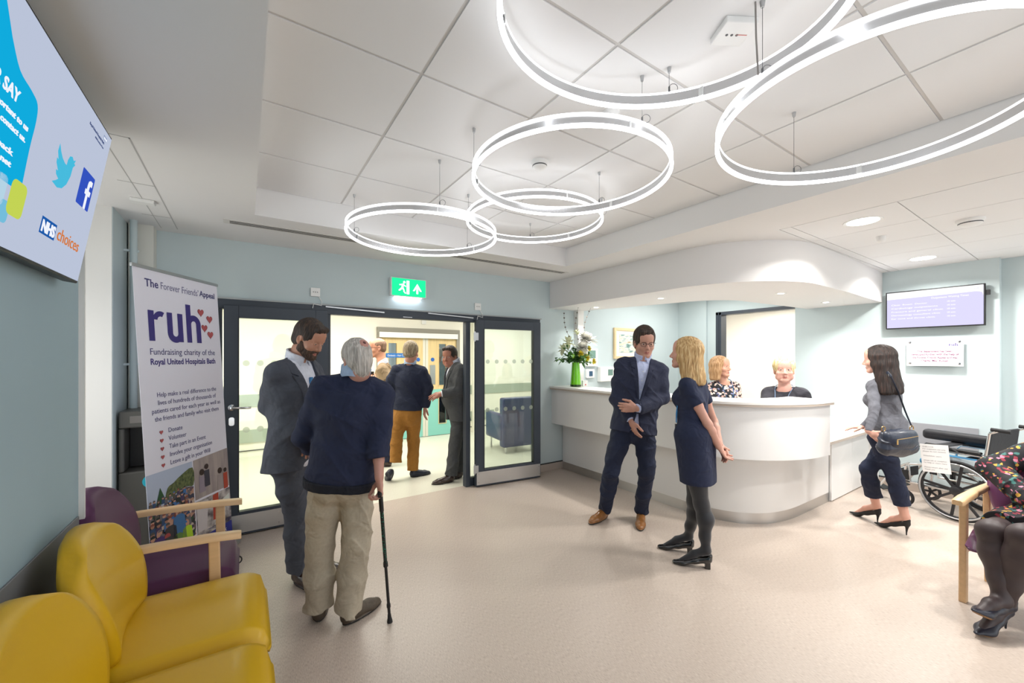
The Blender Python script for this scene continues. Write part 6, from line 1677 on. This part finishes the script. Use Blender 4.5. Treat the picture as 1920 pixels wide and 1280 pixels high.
# hall group ------------------------------------------------------------
# man in navy sweater, mustard trousers, walking away
hb1 = J(740, 886, 5.12); hb2 = G(768, 895)
def top4(p):
    collar(p, shirt_pb, r=.068); sweater(p, cloth('cloth_navy_knit', '#182038', .3), infl=.022, hem=.035, amp=.003, bulk=1.05, blouse=.012, rad=(.056, .052, .048, .038))
person('grey-haired man in navy sweater and mustard trousers walking away through the doors', 5.15, 1.03, 164, (769, 680), (764, 768), (771, 661), 152, -3, 0, 1.03,
    arms=dict(L=((728, 726, .0), (737, 765, .0)), R=((803, 726, .0), (797, 762, .0))), legs=dict(L=(743, 828, -.05), R=(775, 824, .08)),
    feet=dict(L=dict(FT(J(738, 878, 5.02), J(727, 901, 5.12)), ankle=J(742, 866, 5.06), up=A3([-FW[0], -FW[1], .35])), R=ftL(hb2, 800, 889, .29)),
    hands=dict(L=dict(dir=(738, 785, .0)), R=dict(dir=(795, 785, .0))), skin='#b98470', top=top4, bottom=lambda p: trousers(p, must, cuff=.070, kneer=.074, thigh=.095, amp=.005, hv=.006, seat=1.03, waist_top=.06), shoes=(navy_sh, sole_d, 'oxford'),
    hair=lambda p: short_hair(p['c'], p['fr'], p['hs'], p['root'], h_pg, th=.016, top=.01, back_low=-.075, spiky=.002), shw=.165)
# man in tan sweater with sunglasses
def top3(p): collar(p, shirt_w, r=.066); sweater(p, tan_c, infl=.024, hem=-.04, amp=.006, bulk=1.15, rad=(.058, .054, .050, .040))
p3_ = person('balding man in tan jumper and dark glasses holding a small black camera', 5.7, 1.02, -100, (718, 679), (727, 762), (708, 652), -82, -6, 0, 1.12,
    arms=dict(L=((731, 722, -.16), (708, 714, -.14)), R=((716, 722, .2), (698, 712, .05))), legs=dict(L=(727, 820, -.04), R=(722, 820, .10)),
    feet=dict(L=ftL(G(735, 874), 708, 874, .29), R=ftL(G(728, 868), 702, 868, .29)),
    hands=dict(L=dict(dir=(693, 707, -.12), palm=lambda p: p['R'], thumb=lambda p: p['U'], curl=(.7, .7, .7, .7), th=.8), R=dict(dir=(690, 705, .02), palm=lambda p: -p['R'], thumb=lambda p: p['U'], curl=(.6, .6, .6, .6))),
    skin='#c58a6e', top=top3, bottom=lambda p: trousers(p, navy, amp=.005, hv=.006), shoes=(dk_sh, sole_d, 'oxford'),
    hair=lambda p: (short_hair(p['c'], p['fr'], p['hs'], p['root'], hair_mat('hair_short_brown', '#5a4233', '#7a5c47', '#94735a'), th=.004, top=-.012, bald=1, spiky=.0006), glasses(p, black_p, lens=black_p)))
cm_ = J(694, 700, 5.66)
cmr = thing('camera', 'small black camera held by the man in the tan jumper', 'camera', tuple(cm_))
MB().obox(cm_, A3(RT + (0,)) * .04, A3(FW + (0,)) * .05, (0, 0, .028)).build('camera_body', black_p, cmr, bevel=.008)
MB().cyl(cm_ - A3(RT + (0,)) * .04, cm_ - A3(RT + (0,)) * .075, .022, 16).build('lens', black_p, cmr)
# man in charcoal suit by the door
def top5(p): shirt(p, shirt_w, buttons=False); suit_jacket(p, char_s, hem=-.125, zb=.12, amp=.0035, infl=.026, flare=.012, bulk=1.1)
hx1 = G(852, 902); hx2 = G(868, 893)
person('dark-haired man in charcoal suit standing in the doorway, looking back', 5.05, 1.0, -70, (853, 678), (857, 766), (843, 669), -28, -4, 0, 1.03,
    arms=dict(L=((861, 733, -.16), (829, 738, -.22)), R=((858, 730, .22), (832, 738, .1))), legs=dict(L=(853, 836, -.04), R=(866, 836, .12)),
    feet=dict(L=ftL(hx1, 815, 908, .29), R=ftL(hx2, 840, 900, .29)),
    hands=dict(L=dict(dir=(812, 744, -.24), palm=lambda p: -p['U'] + p['R'] * .6, thumb=lambda p: p['U'] + p['R'], curl=(.2, .25, .3, .4), spread=.9), R=dict(dir=(818, 742, .0), curl=(.3, .3, .3, .3))),
    skin='#a8705c', top=top5, bottom=lambda p: trousers(p, char_s, cuff=.074, kneer=.076, amp=.004, hv=.006, seat=1.04), shoes=(dk_sh, sole_d, 'oxford'), belly=.05,
    hair=lambda p: (short_hair(p['c'], p['fr'], p['hs'], p['root'], h_dark, th=.014, top=.006, quiff=1), face_parts(p['W'], p['fr'], p['hs'], p['root'], h_dark)), heavy=.6)
# man in the corridor beyond the glass
person('grey-haired man in pale blue shirt seen through the glass of the far doors', 8.9, 1.0, 165, (822, 676), (824, 723), (822, 664), 165, 0, 0, 1.1,
    arms=dict(L=((810, 700, 0), (812, 722, -.05)), R=((836, 700, 0), (834, 722, -.05))), legs=dict(L=(818, 762, 0), R=(830, 762, 0)),
    feet=dict(L=FT(G(818, 801), G(817, 796)), R=FT(G(830, 801), G(831, 796))), hands=dict(L={}, R={}), skin='#b98470',
    top=lambda p: sweater(p, cloth('cloth_pale_blue', '#7f98ab', .2), hv=.008, infl=.016), bottom=lambda p: trousers(p, blackc, hv=.009), shoes=(dk_sh, sole_d, 'loafer'),
    hair=lambda p: short_hair(p['c'], p['fr'], p['hs'], p['root'], h_grey))

# receptionists ------------------------------------------------------------
def floral(name, cols, scale): return ramp_mat(name, cols, scale, rough=.8, kind='voronoi', constant=True)
fl8 = floral('cloth_floral_pale', [(0, '#16171f'), (.34, '#c9a39a'), (.52, '#e4cfc4'), (.66, '#1b1d26'), (.80, '#d8b7a6'), (.92, '#6f7396')], 46)
def top8(p): sweater(p, fl8, infl=.012, hem=-.1, amp=.002, nk=.085, nkh=.03, tilt=.5, rad=(.052, .048, .045, .035), nm='blouse'); lanyard(p, lan)
seatf = lambda x, y, z=.0: A3([x, y, z])
p8 = person('strawberry-blonde receptionist in pale floral blouse and blue lanyard behind the counter', 4.75, 1.0, 22, (1357, 712), (1358, 790), (1351, 688), 62, 4, 0, 1.02, female=True,
    arms=dict(R=((1337, 750, -.03), (1345, 775, -.12)), L=((1383, 750, -.03), (1374, 775, -.12))), legs=dict(R=(1349, 850, 0), L=(1368, 850, 0)),
    feet=dict(R=FT(J(1349, 914, 4.78), J(1347, 921, 4.55)), L=FT(J(1368, 914, 4.78), J(1369, 921, 4.55))), hands=dict(R={}, L={}), skin='#cf9a83',
    top=top8, bottom=lambda p: trousers(p, blackc, hv=.007), shoes=(suede, sole_d, 'loafer'),
    hair=lambda p: (long_hair(p['c'], p['fr'], p['hs'], p['root'], h_st, th=.014, length=.125, flare=.008), face_parts(p['W'], p['fr'], p['hs'], p['root'], h_st, .002),
                    MB().tube([p['W'](-.078 + .0 * t, -.012 + .008 * math.cos(t), -.048 + .011 * math.sin(t)) for t in [2 * PI * i / 14 for i in range(14)]], .0016, 6, True).build('earring', mat('gold_metal', '#c9a468', .3, 1), p['root'])))
def top9(p): sweater(p, cloth('cloth_charcoal_top', '#33323a', .2), infl=.016, hem=-.1, frac=.52, amp=.003, nk=.088, nkh=.03, tilt=.55, rad=(.062, .060, .05, .04), nm='short_sleeved_top'); lanyard(p, mat('lanyard_pale', '#8fb0d8', .5))
person('short platinum-blonde receptionist in charcoal top with pale blue lanyard', 4.35, 1.02, -12, (1471, 723), (1474, 812), (1470, 694), 4, 3, 0, 1.12, female=True, heavy=1,
    arms=dict(R=((1437, 768, -.04), (1455, 790, -.2)), L=((1512, 764, -.06), (1494, 790, -.2))), legs=dict(R=(1462, 868, 0), L=(1486, 868, 0)),
    feet=dict(R=FT(J(1464, 938, 4.36), J(1463, 946, 4.2)), L=FT(J(1484, 938, 4.36), J(1485, 946, 4.2))), hands=dict(R={}, L={}), skin='#dca898', bare_arm=1.15, build=1.08,
    top=top9, bottom=lambda p: trousers(p, blackc, hv=.007), shoes=(suede, sole_d, 'loafer'), mouth_open=.5, shw=.145,
    hair=lambda p: (short_hair(p['c'], p['fr'], p['hs'], p['root'], h_pl, th=.020, top=.012, fringe=1, spiky=.0035, face_z=.052), face_parts(p['W'], p['fr'], p['hs'], p['root'], h_pg, .002)))

# seated woman at the right edge ------------------------------------------------------------
fl11 = floral('cloth_floral_dark', [(0, '#15131a'), (.60, '#8d2f3f'), (.68, '#15131a'), (.80, '#c79a3e'), (.86, '#3b6f6a'), (.91, '#c97f96'), (.95, '#17151c')], 62)
def dress11(p):
    S = SDF(); at, b, q, F, U, T = p['at'], p['b'], p['q'], p['F'], p['U'], p['T']
    sleeves(S, p, .016, rad=(.066, .060, .056, .042)); arm_cut(S, p)
    for sd, (h0, kn, ak, ft) in p['Lg'].items():
        S.cone(h0 + A3([0, 0, .02]), kn + (h0 - kn) * .16 + A3([0, 0, .012]), .108 * b, .084 * b, .04)
    k0 = (p['Lg'][1][1] + p['Lg'][-1][1]) / 2; h_ = (p['hp'][1] + p['hp'][-1]) / 2; d = nrm(k0 - h_)
    S.cut(k0 - d * .085, d)
    torso(S, p, .020, waist=1.12)
    S.disp(folds(.004, 3, 8, 5)); neck_cut(S, p, r=.07, hh=.0, tilt=.5)
    S.mesh(.0048, 'dress', fl11, p['root'])
sheer = mat('tights_sheer', '#3b2f30', .5, noise=.15, nscale=4, bump=.05, bscale=300)
kR = (1858, 984, -.0); kL = (1922, 1000, .06)
hs1 = J(1884, 1150, 2.34); 

def seated():
    # pelvis on the chair seat, facing image left and a little towards the camera
    Pz = A3([4.10, .13, .60]); Nz = A3([4.17, .08, 1.12])
    def pj(w):  # world to (px, py, depth)
        dep = w[0] * FW[0] + w[1] * FW[1]; l = w[0] * RT[0] + w[1] * RT[1]; return (960 + FPX * l / dep, HZN - FPX * (w[2] - EYE) / dep, dep)
    D = 2.6
    e = lambda w: (lambda t: (t[0], t[1], t[2] - D))(pj(w))
    Pp = pj(Pz); Np = pj(Nz); Hp = pj(Nz + A3([-.02, .0, .17]))
    hpos = pj(Pz); 
    azd = -53
    kr, kl = J(1860, 996, 2.34), J(1921, 1006, 2.20)
    f1 = J(1886, 1148, 2.26); f1t = J(1801, 1140, 2.20)
    f2 = J(1890, 1176, 2.28); f2t = J(1822, 1162, 2.21)
    f2 = A3([f2[0], f2[1], .012]); f2t = f2 + nrm(A3([f2t[0], f2t[1], 0.012]) - f2) * .26
    f1 = A3([f1[0], f1[1], .045]); f1t = f1 + nrm(f1t - f1) * .26
    return person('seated woman in dark floral dress, sheer black tights and navy heels at the right edge', D, 1.02, azd, (Np[0], Np[1]), (Pp[0], Pp[1]), (Hp[0], Hp[1]), -60, 0, 0, 1.0, female=True, build=1.14,
        Nd=Np[2] - D, Pd=Pp[2] - D, hd=Hp[2] - D,
        arms=dict(R=(e(A3([4.06, .44, .83])), e(A3([3.80, .26, .70]))), L=(e(A3([4.02, -.20, .82])), e(A3([3.78, .02, .71])))),
        legs=dict(R=e(kr), L=e(kl)),
        feet=dict(R=dict(FT(f1, f1t), ankle=f1 + A3([0, 0, .13]) + nrm(f1t - f1) * .03, bare=1, tights=sheer, instep=.085, calf=1.12), L=dict(FT(f2, f2t), ankle=f2 + A3([0, 0, .14]) + nrm(f2t - f2) * .03, bare=1, tights=sheer, instep=.085, calf=1.1)),
        hands=dict(R=dict(curl=(.3, .3, .3, .3), palm=lambda p: -p['U'], thumb=lambda p: -p['R']), L=dict(curl=(.3, .3, .3, .3), palm=lambda p: -p['U'], thumb=lambda p: p['R'])),
        skin='#d2a290', top=dress11, shoes=(mat('shoe_navy_leather', '#14192a', .4, coat=.2), mat('sole_tan', '#8c6a45', .6), 'stiletto', 1.22), hair=lambda p: long_hair(p['c'], p['fr'], p['hs'], p['root'], h_br, length=.2))
p11 = seated()
wr11, d11 = p11['hand'][1]
wt_ = MB().tube([wr11 - d11 * .01 + (p11['R'] * math.cos(t) + np.cross(d11, p11['R']) * math.sin(t)) * .034 for t in [2 * PI * i / 20 for i in range(20)]], .006, 8, True, flat=.5).build('watch', mat('rose_gold', '#c99b84', .25, 1), p11['root'], smooth=True)

lp_ = J(446, 1049, 2.98)
lo_ = MB().tube([lp_ + A3(RT + (0,)) * .022 * math.cos(t) + A3((0, 0, 1)) * .026 * math.sin(t) + A3(FW + (0,)) * .01 * math.cos(t) for t in [2 * PI * k / 20 for k in range(20)]], .005, 8, True).build('strap_loop', black_p, smooth=True)
tag(lo_, 'small black loop standing on the floor beside the purple armchair seat', 'strap')
fit_text()
